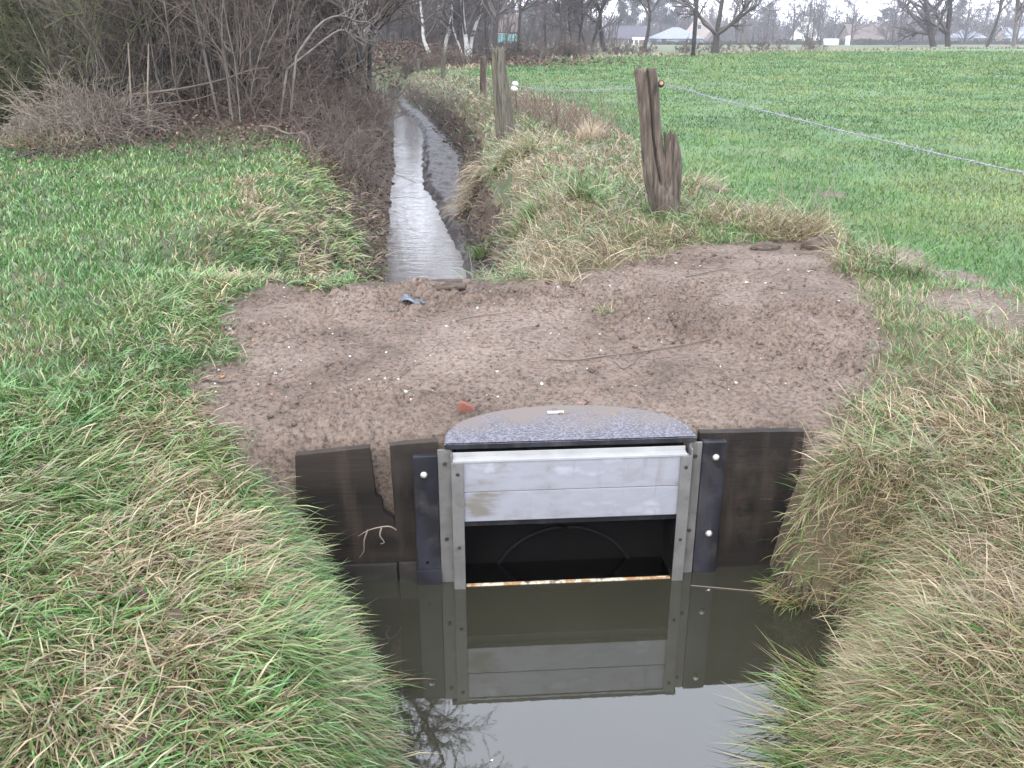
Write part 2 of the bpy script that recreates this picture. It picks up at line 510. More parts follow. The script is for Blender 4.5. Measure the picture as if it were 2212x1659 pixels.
def Hfun(x, y):
    lx, ly = to_loc(x, y)
    base = -0.05 + 0.10 * (fbm(x * 0.35, y * 0.35, 3, 3) - 0.5) + 0.05 * (fbm(x * 1.7, y * 1.7, 5, 3) - 0.5)
    base = base - 0.05 * sst(0.5, -2, x) * sst(20, 10, y)
    dirt = -0.225 + 0.11 * sst(4.2, 6.3, y) + 0.10 * sst(0.6, 2.6, x) * sst(4.4, 7, y)
    dirt = dirt + 0.035 * (fbm(x * 1.1, y * 1.1, 21, 3) - 0.5)
    wd = sst(-2.4, -1.6, x) * sst(3.0, 2.1, x) * sst(8.0, 7.0, y)
    dmask = in_poly(x + 0.10 * (vn(x * 7, y * 7, 8) - 0.5), y + 0.10 * (vn(x * 7, y * 7, 9) - 0.5), DIRT)
    clod = 0.042 * np.maximum(fbm(x * 9, y * 11, 31, 4) - 0.44, 0) * 2.2 + 0.018 * (fbm(x * 26, y * 30, 35, 3) - 0.5) + 0.009 * (fbm(x * 70, y * 70, 39, 2) - 0.5)
    patch = 0.30 + 2.0 * sst(0.42, 0.62, fbm(x * 0.9, y * 1.6, 51, 3)) + 0.8 * sst(5.4, 4.6, y)
    top = base * (1 - wd) + dirt * wd + dmask * (clod * patch - 0.01)
    # pool in front of the headwall
    L = np.interp(y, *POOL_L); Rr = np.interp(y, *POOL_R)
    edge = 0.07 * (fbm(x * 3, y * 3, 61, 3) - 0.5)
    sl = L - x + edge; sr = x - Rr + edge
    pl = WZ + (top - WZ) * (1 - np.exp(-np.maximum(sl, 0) / (0.12 + 0.09 * fbm(x, y, 66, 2))))
    pr = WZ + (top - WZ) * (1 - np.exp(-np.maximum(sr, 0) / (0.09 + 0.12 * sst(3.9, 2.6, y) + 0.04 * vn(x, y * 2, 67))))
    inside = np.maximum(sl, sr) < 0
    pool = np.where(sl > 0, pl, np.where(sr > 0, pr, WZ - np.minimum(0.45, -np.maximum(sl, sr) * 1.5)))
    pool = pool + (top - pool) * sst(1.3, 0.6, y)
    # the ditch upstream of the crossing
    ye = 6.82 + 0.1 * np.maximum(x, -1) + 0.12 * (fbm(x * 2, y * 0 + 3, 71, 2) - 0.5)
    t = sst(0, 0.55, y - ye) * (1 - sst(44, 50, y))
    sl = np.interp(y, *ST_L) - x + 0.16 * (fbm(x * 2, y * 2, 73, 3) - 0.5)
    sw = x - np.interp(y, *ST_R) + 0.14 * (fbm(x * 3, y * 3, 75, 3) - 0.5)
    sr = x - np.interp(y, *MU_R) + 0.2 * (fbm(x * 1.6, y * 1.6, 77, 3) - 0.5)
    ls = WZ + (top - WZ) * (1 - np.exp(-(np.maximum(sl, 0) / 0.80) ** 1.4)) + 0.20 * (fbm(x * 4, y * 4, 83, 5) - 0.5) * sst(0, 0.3, sl) * sst(2.2, 0.8, sl)
    rs = WZ + 0.08 + (top - WZ - 0.08) * (1 - np.exp(-(np.maximum(sr, 0) / 0.36) ** 1.25)) + 0.26 * (fbm(x * 5, y * 5, 85, 5) - 0.5) * sst(0, 0.2, sr) * sst(1.6, 0.5, sr)
    ms = WZ + np.minimum(0.07, np.maximum(sw, 0) * 0.5) + 0.13 * (fbm(x * 6, y * 6, 87, 4) - 0.42) * sst(0, 0.12, sw)
    bed = WZ - np.minimum(0.3, -np.maximum(sl, sw) * 0.8)
    dit = np.where(sl > 0, ls, np.where(sr > 0, rs, np.where(sw > 0, ms, bed)))
    up = top + (np.minimum(dit, top + 0.03) - top) * t
    up = up + 0.17 * np.exp(-((sl - 1.35) / 0.55) ** 2) * sst(7.3, 8.3, y) * sst(17, 13, y) + 0.16 * np.exp(-((sr - 0.85) / 0.5) ** 2) * sst(7.6, 9, y) * sst(34, 24, y)
    # leaf-covered mounds under the thicket, bank at the bend
    up = up + 1.0 * np.exp(-((x + 4.75) / 1.25) ** 2 - ((y - 17.5) / 1.6) ** 2) + 0.5 * np.exp(-((x + 6.0) / 1.4) ** 2 - ((y - 23) / 5) ** 2)
    up = up + 0.9 * np.exp(-((x + 6.5) / 4) ** 2 - ((y - 55) / 4) ** 2)
    up = up - 2.8 * sst(100, 205, y)
    up = up + 0.12 * (fbm(x * 0.05, y * 0.05, 91, 2) - 0.5) * sst(25, 60, y)
    k = np.clip((ly - 0.085) / 0.065, 0, 1)
    h = pool + (up - pool) * k
    hole = (ly > -0.05) & (ly < 0.19) & (np.abs(lx) < 0.588)
    h = np.where(hole, -1.55, h)
    return h


def spaced(*segs):
    out = [segs[0][0]]
    for a, b, d0, d1 in segs:
        n = max(1, int(round((b - a) / ((d0 + d1) / 2))))
        w = np.linspace(d0, d1, n); w = w / w.sum() * (b - a)
        out += list(a + np.cumsum(w))
    return np.array(out)


GX = spaced((-420, -60, 40, 6), (-60, -12, 6, 0.35), (-12, -5, 0.3, 0.07), (-5, -2.1, 0.05, 0.03), (-2.1, 2.9, 0.016, 0.016), (2.9, 6, 0.03, 0.12), (6, 20, 0.12, 1.2), (20, 80, 1.2, 6), (80, 520, 6, 40))
GY = spaced((-12, 0.6, 1.5, 0.1), (0.6, 3.9, 0.05, 0.02), (3.9, 8.0, 0.016, 0.018), (8.0, 14, 0.03, 0.05), (14, 32, 0.06, 0.14), (32, 60, 0.15, 0.8), (60, 130, 1, 4), (130, 700, 5, 40))
XX, YY = np.meshgrid(GX, GY)
HH = Hfun(XX, YY)


def Hs(x, y):
    x = np.clip(x, GX[0] + 1e-6, GX[-1] - 1e-6); y = np.clip(y, GY[0] + 1e-6, GY[-1] - 1e-6)
    i = np.searchsorted(GX, x) - 1; j = np.searchsorted(GY, y) - 1
    fx = (x - GX[i]) / (GX[i + 1] - GX[i]); fy = (y - GY[j]) / (GY[j + 1] - GY[j])
    return (HH[j, i] * (1 - fx) + HH[j, i + 1] * fx) * (1 - fy) + (HH[j + 1, i] * (1 - fx) + HH[j + 1, i + 1] * fx) * fy


def hz(x, y):
    return float(Hs(np.array([x]), np.array([y]))[0])


def dirt_in(x, y):
    return in_poly(x + 0.14 * (vn(x * 7, y * 7, 8) - 0.5), y + 0.14 * (vn(x * 7, y * 7, 9) - 0.5), DIRT)


BARE = [(un(a, b, -0.03)[:2], r) for a, b, r in ((2120, 655, 0.42), (2200, 690, 0.4), (1930, 540, 0.3), (1960, 560, 0.25), (1800, 415, 0.22), (1560, 412, 0.2), (2010, 860, 0.16), (2080, 590, 0.2))]


def bare_at(x, y):
    b = 0 * x
    for p, r in BARE:
        b = np.maximum(b, sst(r, r * 0.5, np.hypot(x - p[0], (y - p[1]) * 0.75) + 0.35 * r * (vn(x * 5, y * 5, 13) - 0.5)))
    return b


FB_D = [(1000, 158), (1075, 170), (1150, 192), (1250, 225), (1330, 265), (1420, 340), (1540, 420), (1640, 440), (1760, 462), (1850, 520), (1960, 560), (2100, 600), (2300, 640)]
FB = [tuple(un(a, b, 0)[:2]) for a, b in FB_D]
FE_D = [(2600, 103), (2212, 104), (1900, 107), (1700, 110), (1500, 118), (1300, 123), (1180, 126), (1090, 137), (1020, 146)]
FE = [tuple(un(a, b, 0)[:2]) for a, b in FE_D]
FIELD = FB + FE
cx_ = (XX[:-1, :-1] + XX[1:, 1:]) / 2; cy_ = (YY[:-1, :-1] + YY[1:, 1:]) / 2
mask_d = dirt_in(cx_, cy_) & (to_loc(cx_, cy_)[1] > 0.02)
lxg, lyg = to_loc(cx_, cy_)
mask_d |= (bare_at(cx_, cy_) > 0.35) & (cx_ > 1.2)
mask_d |= (np.abs(lxg) < 1.5) & (lyg > 0.02) & (lyg < 0.5)
mask_f = in_poly(cx_, cy_, FIELD) & ~mask_d & ~(bare_at(cx_, cy_) > 0.3)
hc = (HH[:-1, :-1] + HH[1:, 1:]) / 2
mask_m = (cy_ > 7.2) & (cy_ < 46) & (hc < -0.80) & (cx_ > -9) & (cx_ > np.interp(cy_, *ST_L) + 0.15) & (cx_ < 1.5) & ~mask_d
far_meadow = (~mask_f) & (cy_ > 40)
mask_t = ~mask_f & ~mask_d & ~mask_m & ~far_meadow & (hc > np.where(cy_ < 4.6, -0.9, -0.35)) & (cx_ < 0) & (cy_ < 15.5) & (cy_ > 0.2) & ~((cx_ > -1.9) & (cy_ > 6.0) & (cy_ < 8.0))
mask_t2 = ~mask_f & ~mask_d & ~mask_m & ~far_meadow & ~mask_t & (hc > np.where(cy_ < 4.6, -0.93, -0.4)) & (cx_ > np.interp(cy_, *MU_R)) & (cy_ < 40) & (cy_ > 0.2)


def ground_part(name, mask, m):
    idx = np.arange(XX.size).reshape(XX.shape)
    q = np.stack([idx[:-1, :-1], idx[:-1, 1:], idx[1:, 1:], idx[1:, :-1]], -1)[mask]
    used, inv = np.unique(q, return_inverse=True)
    V = np.stack([XX.ravel(), YY.ravel(), HH.ravel()], 1)[used]
    o = link(name, mesh_np(name, V, inv.reshape(-1, 4)), m)
    return tag(o, kind='structure')


M_MEADOW = mat('far_meadow', [(0.045, 0.075, 0.03), (0.085, 0.10, 0.05), (0.10, 0.085, 0.055)], 0.12, 0.9, detail=6)
g_ground = ground_part('ground', ~(mask_d | mask_f | mask_m | far_meadow | mask_t | mask_t2), M_SOIL)
g_lawn = ground_part('lawn', mask_t, mat('mossy_turf', [(0.045, 0.052, 0.026), (0.06, 0.078, 0.034), (0.085, 0.07, 0.045)], 2.2, 0.9, bump=0.4, bscale=40))
g_bank = ground_part('bank', mask_t2, mat('straw_thatch', [(0.062, 0.052, 0.03), (0.11, 0.088, 0.052), (0.08, 0.088, 0.038)], 2.4, 0.9, bump=0.4, bscale=40))
tag(g_lawn, 'mossy turf of the meadow left of the ditch', 'meadow ground')
tag(g_bank, 'thatch-covered soil of the right bank', 'bank')
g_dirt = ground_part('path', mask_d, M_DIRT)
g_field = ground_part('field', mask_f, M_FIELD)
g_mud = ground_part('mud', mask_m, M_MUD)
g_mead = ground_part('land', far_meadow, M_MEADOW)
tag(g_ground, 'bare brown soil of the ditch banks under the grass', 'ground')
tag(g_dirt, 'brown dirt crossing strewn with pebbles over the culvert', 'dirt path')
tag(g_field, 'wide bright green grass field to the right', 'field')
tag(g_mud, 'wet dark mud beside the narrow stream', 'mud')
tag(g_mead, 'pale rough meadow beyond the green field', 'meadow')


def plane(name, x0, x1, y0, y1, z, m, nx=2, ny=2):
    xs = np.linspace(x0, x1, nx); ys = np.linspace(y0, y1, ny)
    a, b = np.meshgrid(xs, ys)
    idx = np.arange(a.size).reshape(a.shape)
    q = np.stack([idx[:-1, :-1], idx[:-1, 1:], idx[1:, 1:], idx[1:, :-1]], -1).reshape(-1, 4)
    return link(name, mesh_np(name, np.stack([a.ravel(), b.ravel(), np.full(a.size, z)], 1), q), m)


def loc_w(lx, ly, z): return G0 * [1, 1, 0] + EX * lx + EY * ly + np.array([0, 0, z])


pv = [(-2.6, -3.9), (-0.545, -3.9), (0.545, -3.9), (2.6, -3.9), (-2.6, -0.052), (-0.545, -0.052), (0.545, -0.052), (2.6, -0.052), (-2.6, 0.6), (-0.545, 0.6), (0.545, 0.6), (2.6, 0.6)]
tag(link('pool_water', mesh_np('pool_water', np.array([loc_w(a, b, WZ) for a, b in pv]), [(0, 1, 5, 4), (1, 2, 6, 5), (2, 3, 7, 6), (4, 5, 9, 8), (6, 7, 11, 10)]), M_POOL), 'still dark pool in front of the metal sluice', 'pool', kind='structure')
tag(plane('stream_water', -9.5, 1.0, 6.9, 50, WZ, M_STREAM), 'narrow rippled stream in the ditch beyond the crossing', 'stream', kind='structure')

# ------------------------------------------------------------------ sluice gate, chamber, lid, boards
GM = Matrix(((EX[0], EY[0], 0, G0[0]), (EX[1], EY[1], 0, G0[1]), (0, 0, 1, 0), (0, 0, 0, 1)))


def gate_empty(name, label, cat, group=None):
    o = empty(name, (0, 0, 0), label, cat, group)
    o.matrix_world = GM
    return o


FACE = Matrix.Rotation(math.pi / 2, 4, 'X')               # local z -> -y (towards the viewer)


def screw(parent, x, y, z, r=0.011, m=None, dome=False):
    b = MB()
    if dome:
        prof = [(r, 0), (r * 0.98, r * 0.25), (r * 0.8, r * 0.62), (r * 0.45, r * 0.9), (r * 0.1, r)]
        b.lathe(prof, Matrix.Translation((x, y, z)) @ FACE, 14)
        return b.build('bolt', m or M_STEEL, parent, smooth=True)
    b.lathe([(r, 0), (r, 0.004), (r * 0.8, 0.006), (r * 0.72, 0.006), (r * 0.66, 0.003), (r * 0.3, 0.003), (r * 0.25, 0.004)], Matrix.Translation((x, y, z)) @ FACE, 12)
    return b.build('screw', m or M_IRON, parent)


gate = gate_empty('sluice_gate', 'aluminium sluice gate with two pale boards in grey rails above the pool', 'sluice gate')
TOPZ = -0.262
for s in (-1, 1):
    b = MB()
    # wall-side flange
    b.box(min(s * 0.60, s * 0.665), max(s * 0.60, s * 0.665), -0.012, 0.0, -1.5, -0.235, 0.002)
    # U channel web and front flange
    b.box(min(s * 0.594, s * 0.600), max(s * 0.594, s * 0.600), -0.075, -0.001, -1.5, TOPZ + 0.02 if s < 0 else TOPZ + 0.02)
    b.box(min(s * 0.540, s * 0.598), max(s * 0.540, s * 0.598), -0.083, -0.0755, -1.5, TOPZ - 0.012, 0.0015)
    rail = b.build('guide_rail', M_RAIL, gate)
    screw(rail, s * 0.632, -0.012, -0.31); screw(rail, s * 0.632, -0.012, -0.74)
    screw(rail, s * 0.568, -0.083, -0.335, 0.009); screw(rail, s * 0.568, -0.083, -0.75, 0.009)
for z0, z1 in ((-0.4445, -0.282), (-0.612, -0.4475)):
    b = MB(); b.box(-0.59, 0.59, -0.066, -0.030, z0, z1, 0.003)
    bd = b.build('gate_board', M_ALU, gate)
b = MB(); b.box(-0.592, 0.575, -0.072, -0.024, -0.2805, -0.268, 0.002); b.box(-0.592, 0.575, -0.024, -0.018, -0.2805, -0.246, 0.002)
b.build('top_strip', M_STRIPW, gate)
b = MB(); b.box(-0.588, 0.588, -0.026, -0.014, -0.662, -0.595, 0.003)
b.build('rubber_seal', M_BLACK, gate)
b = MB(); b.box(-0.538, 0.538, -0.062, -0.040, -1.1, -0.995, 0.003)
b.build('sill', M_RUST, gate)
for s, zt in ((-1, -0.262), (1, -0.232)):
    b = MB(); b.box(min(s * 0.667, s * 0.787), max(s * 0.667, s * 0.787), -0.022, 0.024, -1.5, zt, 0.004)
    pl = b.build('side_plate', M_BLACK, gate)
    screw(pl, s * 0.735, -0.022, -0.362 if s < 0 else -0.315, 0.018, dome=True)
    if s > 0: screw(pl, s * 0.735, -0.022, -0.757, 0.018, dome=True)
    else:
        b = MB(); b.lathe([(0.009, 0), (0.009, 0.002)], Matrix.Translation((s * 0.735, -0.022, -0.87)) @ FACE, 10); b.build('bolt_hole', M_DARK, pl)
        b = MB(); b.box(-0.79, -0.664, -0.034, -0.0225, -1.5, -0.915, 0.002); b.build('ledge', M_BLACK, pl)
# chamber behind the gate
b = MB()
for s in (-1, 1):
    b.box(min(s * 0.545, s * 0.57), max(s * 0.545, s * 0.57), 0.001, 0.185, -1.5, -0.24)
b.box(-0.545, 0.545, 0.02, 0.185, -0.262, -0.245)
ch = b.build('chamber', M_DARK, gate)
t = bmesh.new(); n = 40
hole = [t.verts.new((0.40 * math.cos(2 * math.pi * i / n), 0.16, -1.19 + 0.40 * math.sin(2 * math.pi * i / n))) for i in range(n)]
outer = []
for i in range(n):
    c, s_ = math.cos(2 * math.pi * i / n), math.sin(2 * math.pi * i / n)
    k = min(0.545 / abs(c) if abs(c) > 1e-6 else 9, (0.945 if s_ > 0 else 0.28 + 0.13) / abs(s_) if abs(s_) > 1e-6 else 9)
    outer.append(t.verts.new((k * c, 0.16, -1.19 + k * s_)))
deep = [t.verts.new((v.co.x, 0.167, v.co.z)) for v in hole]
for i in range(n):
    j = (i + 1) % n
    t.faces.new((hole[i], hole[j], outer[j], outer[i]))
    t.faces.new((hole[i], deep[i], deep[j], hole[j]))
t.faces.new(deep)  # black cap just behind the wall: the pipe's dark depth put into colour
b = MB(); b.add(t)
b.box(-0.56, 0.56, 0.1615, 0.178, -0.775, -0.24)
for s in (-1, 1): b.box(min(s * 0.43, s * 0.56), max(s * 0.43, s * 0.56), 0.1615, 0.178, -1.5, -0.776)
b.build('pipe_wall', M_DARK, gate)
b = MB(); b.box(-0.542, 0.542, -0.0385, 0.158, -1.02, -1.003); b.build('inner_water', mat('shaded_water', [(0.001, 0.001, 0.0008)], 1, 0.05), gate)  # pool water blackened here: the chamber's shade is put into its colour
P = np.array([[(0.40 * math.cos(a), 0.152, -1.19 + 0.40 * math.sin(a)) for a in np.linspace(0, math.pi, 40)]])
v, q = tubes(P, np.full((1, 40), 0.011), 6)
link('pipe_rim', mesh_np('pipe_rim', v, q), mat('pipe_edge', [(0.004, 0.004, 0.005)], 1, 0.7, spec=0.2), gate)

# lid
lid = gate_empty('chamber_lid', 'half-round speckled grey lid lying on top of the sluice chamber', 'lid')
t = bmesh.new(); n = 48
outl = [(-0.628, 0.0), (-0.630, 0.045)]
for i in range(n + 1):
    a = math.pi - math.pi * i / n
    outl.append((0.628 * math.copysign(abs(math.cos(a)) ** 0.92, math.cos(a)), 0.05 + 0.40 * abs(math.sin(a)) ** 0.92))
outl += [(0.630, 0.045), (0.628, 0.0)]
seen = []
for p in outl:
    if not seen or (abs(p[0] - seen[-1][0]) + abs(p[1] - seen[-1][1])) > 1e-4: seen.append(p)
lo = [t.verts.new((x, y, -0.228)) for x, y in seen]
f = t.faces.new(lo)
ext = bmesh.ops.extrude_face_region(t, geom=[f])
for e in ext['geom']:
    if isinstance(e, bmesh.types.BMVert): e.co.z += 0.034
bmesh.ops.recalc_face_normals(t, faces=t.faces)
bmesh.ops.bevel(t, geom=[e for e in t.edges if e.calc_face_angle(0) > 1.0 and abs(e.verts[0].co.z - e.verts[1].co.z) < 1e-5], offset=0.006, segments=2, affect='EDGES')
b = MB(); b.add(t)
lo_ = b.build('lid_plate', M_LID, lid)
lo_.data.materials.append(M_BLACK)
for pg in lo_.data.polygons:
    if abs(pg.normal.z) < 0.5: pg.material_index = 1
b = MB(); b.box(-0.085, 0.005, 0.330, 0.362, -0.1935, -0.1885, 0.0025); b.build('label_plate', M_STRIPW, lid)

lid.matrix_world = GM @ Matrix.Translation((0, -0.022, -0.003))
# timber boards of the headwall


M_LEDGE = mat('lighter_ledge', [(0.012, 0.010, 0.009), (0.035, 0.03, 0.025)], 9, 0.6)  # ledges toned lighter than the boards they run along


def board(label, pts, y0=0.032, y1=0.078, ledge=None):
    o = gate_empty('timber_board', label, 'board', 'dark timber boards of the headwall')
    rng = np.random.default_rng(len(label))
    t = bmesh.new()
    P = []
    for (a, b2) in zip(pts, pts[1:] + pts[:1]):
        k = max(2, int(math.dist(a, b2) / 0.05))
        for i in range(k):
            f = i / k; P.append((a[0] + (b2[0] - a[0]) * f + rng.normal(0, 0.0008), a[1] + (b2[1] - a[1]) * f + rng.normal(0, 0.0009)))
    b = MB(); b.prism(P, y0, y1)
    b.build('plank', M_BOARD, o)
    if ledge:
        b = MB(); b.box(ledge[0], ledge[1], y0 - 0.018, y0 - 0.001, -1.5, ledge[2], 0.003); b.build('ledge', M_LEDGE, o)
    return o


board('widest dark timber board beside the left grass bank with a soil gap', [(-1.44, -1.5), (-1.365, -0.262), (-1.0, -0.232), (-0.985, -0.50), (-0.955, -0.53), (-0.95, -0.60), (-0.90, -0.64), (-0.893, -0.70), (-0.893, -1.5)], ledge=(-1.4, -0.896, -0.895))
board('narrow dark timber board between the soil gap and the bolted black plate', [(-0.885, -1.5), (-0.900, -0.222), (-0.66, -0.206), (-0.66, -1.5)], 0.028, 0.074, ledge=(-0.884, -0.79, -0.89))
board('dark timber board right of the sluice running under dry grass', [(0.66, -1.5), (0.66, -0.205), (1.20, -0.212), (1.215, -1.5)], 0.03, 0.078)
b = MB(); b.box(-1.0, -0.87, 0.085, 0.095, -1.5, -0.70); wedge = b.build('timber_board', M_BOARD); wedge.matrix_world = GM
tag(wedge, 'dark timber strip behind the gap between the left boards', 'board', 'dark timber boards of the headwall')
# root sprig hanging out of the gap
rt = gate_empty('root_sprig', 'pale dry root sprig hanging from the gap in the boards', 'root')
pr = [smooth_line([(-0.89, 0.03, -0.70), (-0.93, 0.0, -0.66), (-1.02, -0.02, -0.665), (-1.08, -0.02, -0.70)], 10),
      smooth_line([(-1.03, -0.02, -0.665), (-1.05, -0.03, -0.72), (-1.055, -0.03, -0.78), (-1.08, -0.03, -0.82)], 10),
      smooth_line([(-0.96, -0.01, -0.66), (-0.97, -0.02, -0.70), (-0.95, -0.02, -0.74), (-0.97, -0.02, -0.75)], 10)]
v, q = tubes(np.array(pr), np.linspace(0.0045, 0.0015, 10)[None].repeat(3, 0), 5)
link('root', mesh_np('root', v, q), M_CANE, rt)
#--NEXT--
# ------------------------------------------------------------------ grass


def blade_mesh(name, pos, az, th0, th1, L, w, tint, vary, m, K=4, clear=None, twist=0.6, rng=None, clamp=True):
    n = len(pos)
    s = np.linspace(0, 1, K)
    P = np.zeros((n, K, 3)); P[:, 0] = pos
    for k in range(1, K):
        th = th0 + (th1 - th0) * (s[k] + s[k - 1]) / 2
        seg = L / (K - 1)
        P[:, k, 0] = P[:, k - 1, 0] + seg * np.sin(th) * np.cos(az)
        P[:, k, 1] = P[:, k - 1, 1] + seg * np.sin(th) * np.sin(az)
        P[:, k, 2] = P[:, k - 1, 2] + seg * np.cos(th)
    if clamp:
        g = Hs(P[:, 1:, 0].ravel(), P[:, 1:, 1].ravel()).reshape(n, K - 1)
        g = np.maximum(g, WZ + 0.004) + clear[:, None] * s[None, 1:] ** 0.5
        P[:, 1:, 2] = np.maximum(P[:, 1:, 2], g)
    ta = az + math.pi / 2 + rng.normal(0, twist, n)
    tz = rng.normal(0, 0.35, n)
    S = np.stack([np.cos(ta), np.sin(ta), tz], 1); S /= np.linalg.norm(S, axis=1, keepdims=True)
    ww = w[:, None] * np.array([0.75, 1.0, 0.8, 0.5, 0.3][:K - 1] if K == 4 else [0.8, 1.0, 0.9, 0.6][:K - 1])[None]
    Lf = P[:, :-1] - S[:, None] * ww[..., None] * 0.5
    Rt = P[:, :-1] + S[:, None] * ww[..., None] * 0.5
    V = np.concatenate([np.stack([Lf, Rt], 2).reshape(n, -1, 3), P[:, -1:]], 1)
    per = 2 * (K - 1) + 1
    base = (np.arange(n) * per)[:, None]
    q = []
    for k in range(K - 2):
        q.append(base + np.array([2 * k, 2 * k + 1, 2 * k + 3, 2 * k + 2])[None])
    tr = base + np.array([2 * K - 4, 2 * K - 3, 2 * K - 2])[None]
    me = mesh_np(name, V.reshape(-1, 3), np.concatenate(q), tr)
    fattr(me, 'tint', np.repeat(tint, per)); fattr(me, 'vary', np.repeat(vary, per))
    return link(name, me, m)


def slope_dir(x, y, e=0.12):
    gx = Hs(x + e, y) - Hs(x - e, y); gy = Hs(x, y + e) - Hs(x, y - e)
    return np.arctan2(-gy, -gx), np.hypot(gx, gy) / (2 * e)


def sample(rng, n, y0, y1, xa, xb, p=1.0):
    u = rng.random(n)
    y = y0 * (y1 / y0) ** u
    lim = 0.66 * (y * CP + 0.65) + 0.6
    x = rng.uniform(-1, 1, n) * lim
    k = (x > xa) & (x < xb)
    return x[k], y[k]


def dist_poly(x, y, pts):
    d = np.full(x.shape, 1e9)
    for (a, b) in zip(pts[:-1], pts[1:]):
        ax, ay = a[0], a[1]; bx, by = b[0] - ax, b[1] - ay
        t = np.clip(((x - ax) * bx + (y - ay) * by) / (bx * bx + by * by + 1e-9), 0, 1)
        d = np.minimum(d, np.hypot(x - ax - t * bx, y - ay - t * by))
    return d


def in_gate(x, y, pad=0.0):
    lx, ly = to_loc(x, y)
    return (ly > -0.02 - pad) & (ly < 0.55) & (np.abs(lx) < 1.40 + pad)


def grass_patch(name, label, seed, n, y0, y1, xa, xb, keep, style, m=None, K=4, cat='grass'):
    rng = np.random.default_rng(seed)
    x, y = sample(rng, n, y0, y1, xa, xb)
    z = Hs(x, y)
    k = (z > WZ + 0.015) & ~dirt_in(x + rng.normal(0, 0.05, len(x)), y + rng.normal(0, 0.05, len(x))) & ~in_gate(x, y)
    x, y, z = x[k], y[k], z[k]
    k = keep(x, y, z, rng)
    x, y, z = x[k], y[k], z[k]
    st = style(x, y, z, rng)
    dist = np.hypot(x, y)
    w = st['w'] * np.maximum(1.0, dist / 4.5)
    o = blade_mesh(name, np.stack([x, y, z - 0.004], 1), st['az'], st['th0'], st['th1'], st['L'], w, np.clip(st['tint'], 0, 1), st['vary'], m or M_GRASS, K, st['clear'], rng=rng)
    return tag(o, label, cat, kind='stuff')


def mixtint(rng, n, pg, bg, ps):
    """pick green (0..0.45) or straw (0.6..1) with straw probability ps (array)"""
    g = np.clip(rng.normal(bg, 0.1, n), 0, 0.5)
    s = np.clip(rng.normal(0.765, 0.09, n), 0.55, 1)
    return np.where(rng.random(n) < ps, s, g)


def clump(x, y, size, seed):
    wx = x / size + 1.2 * (vn(x / size * 0.7, y / size * 0.7, seed + 1) - 0.5); wy = y / size + 1.2 * (vn(x / size * 0.7, y / size * 0.7, seed + 2) - 0.5)
    i, j = np.floor(wx), np.floor(wy)
    return _hash(i, j, seed + 3), _hash(i, j, seed + 4), _hash(i, j, seed + 5)


STRAW_STRIP = [un(440, 395, -0.08)[:2], un(520, 410, -0.12)[:2], un(560, 480, -0.15)[:2], un(650, 500, -0.25)[:2], un(690, 560, -0.3)[:2], un(770, 620, -0.4)[:2]]
PATCHES = [(un(a, b, -0.1)[:2], r) for a, b, r in ((560, 400, 0.32), (420, 545, 0.22), (470, 790, 0.2), (380, 1000, 0.25), (420, 1080, 0.3), (330, 900, 0.22), (100, 1200, 0.2), (250, 1400, 0.3), (60, 900, 0.15))]


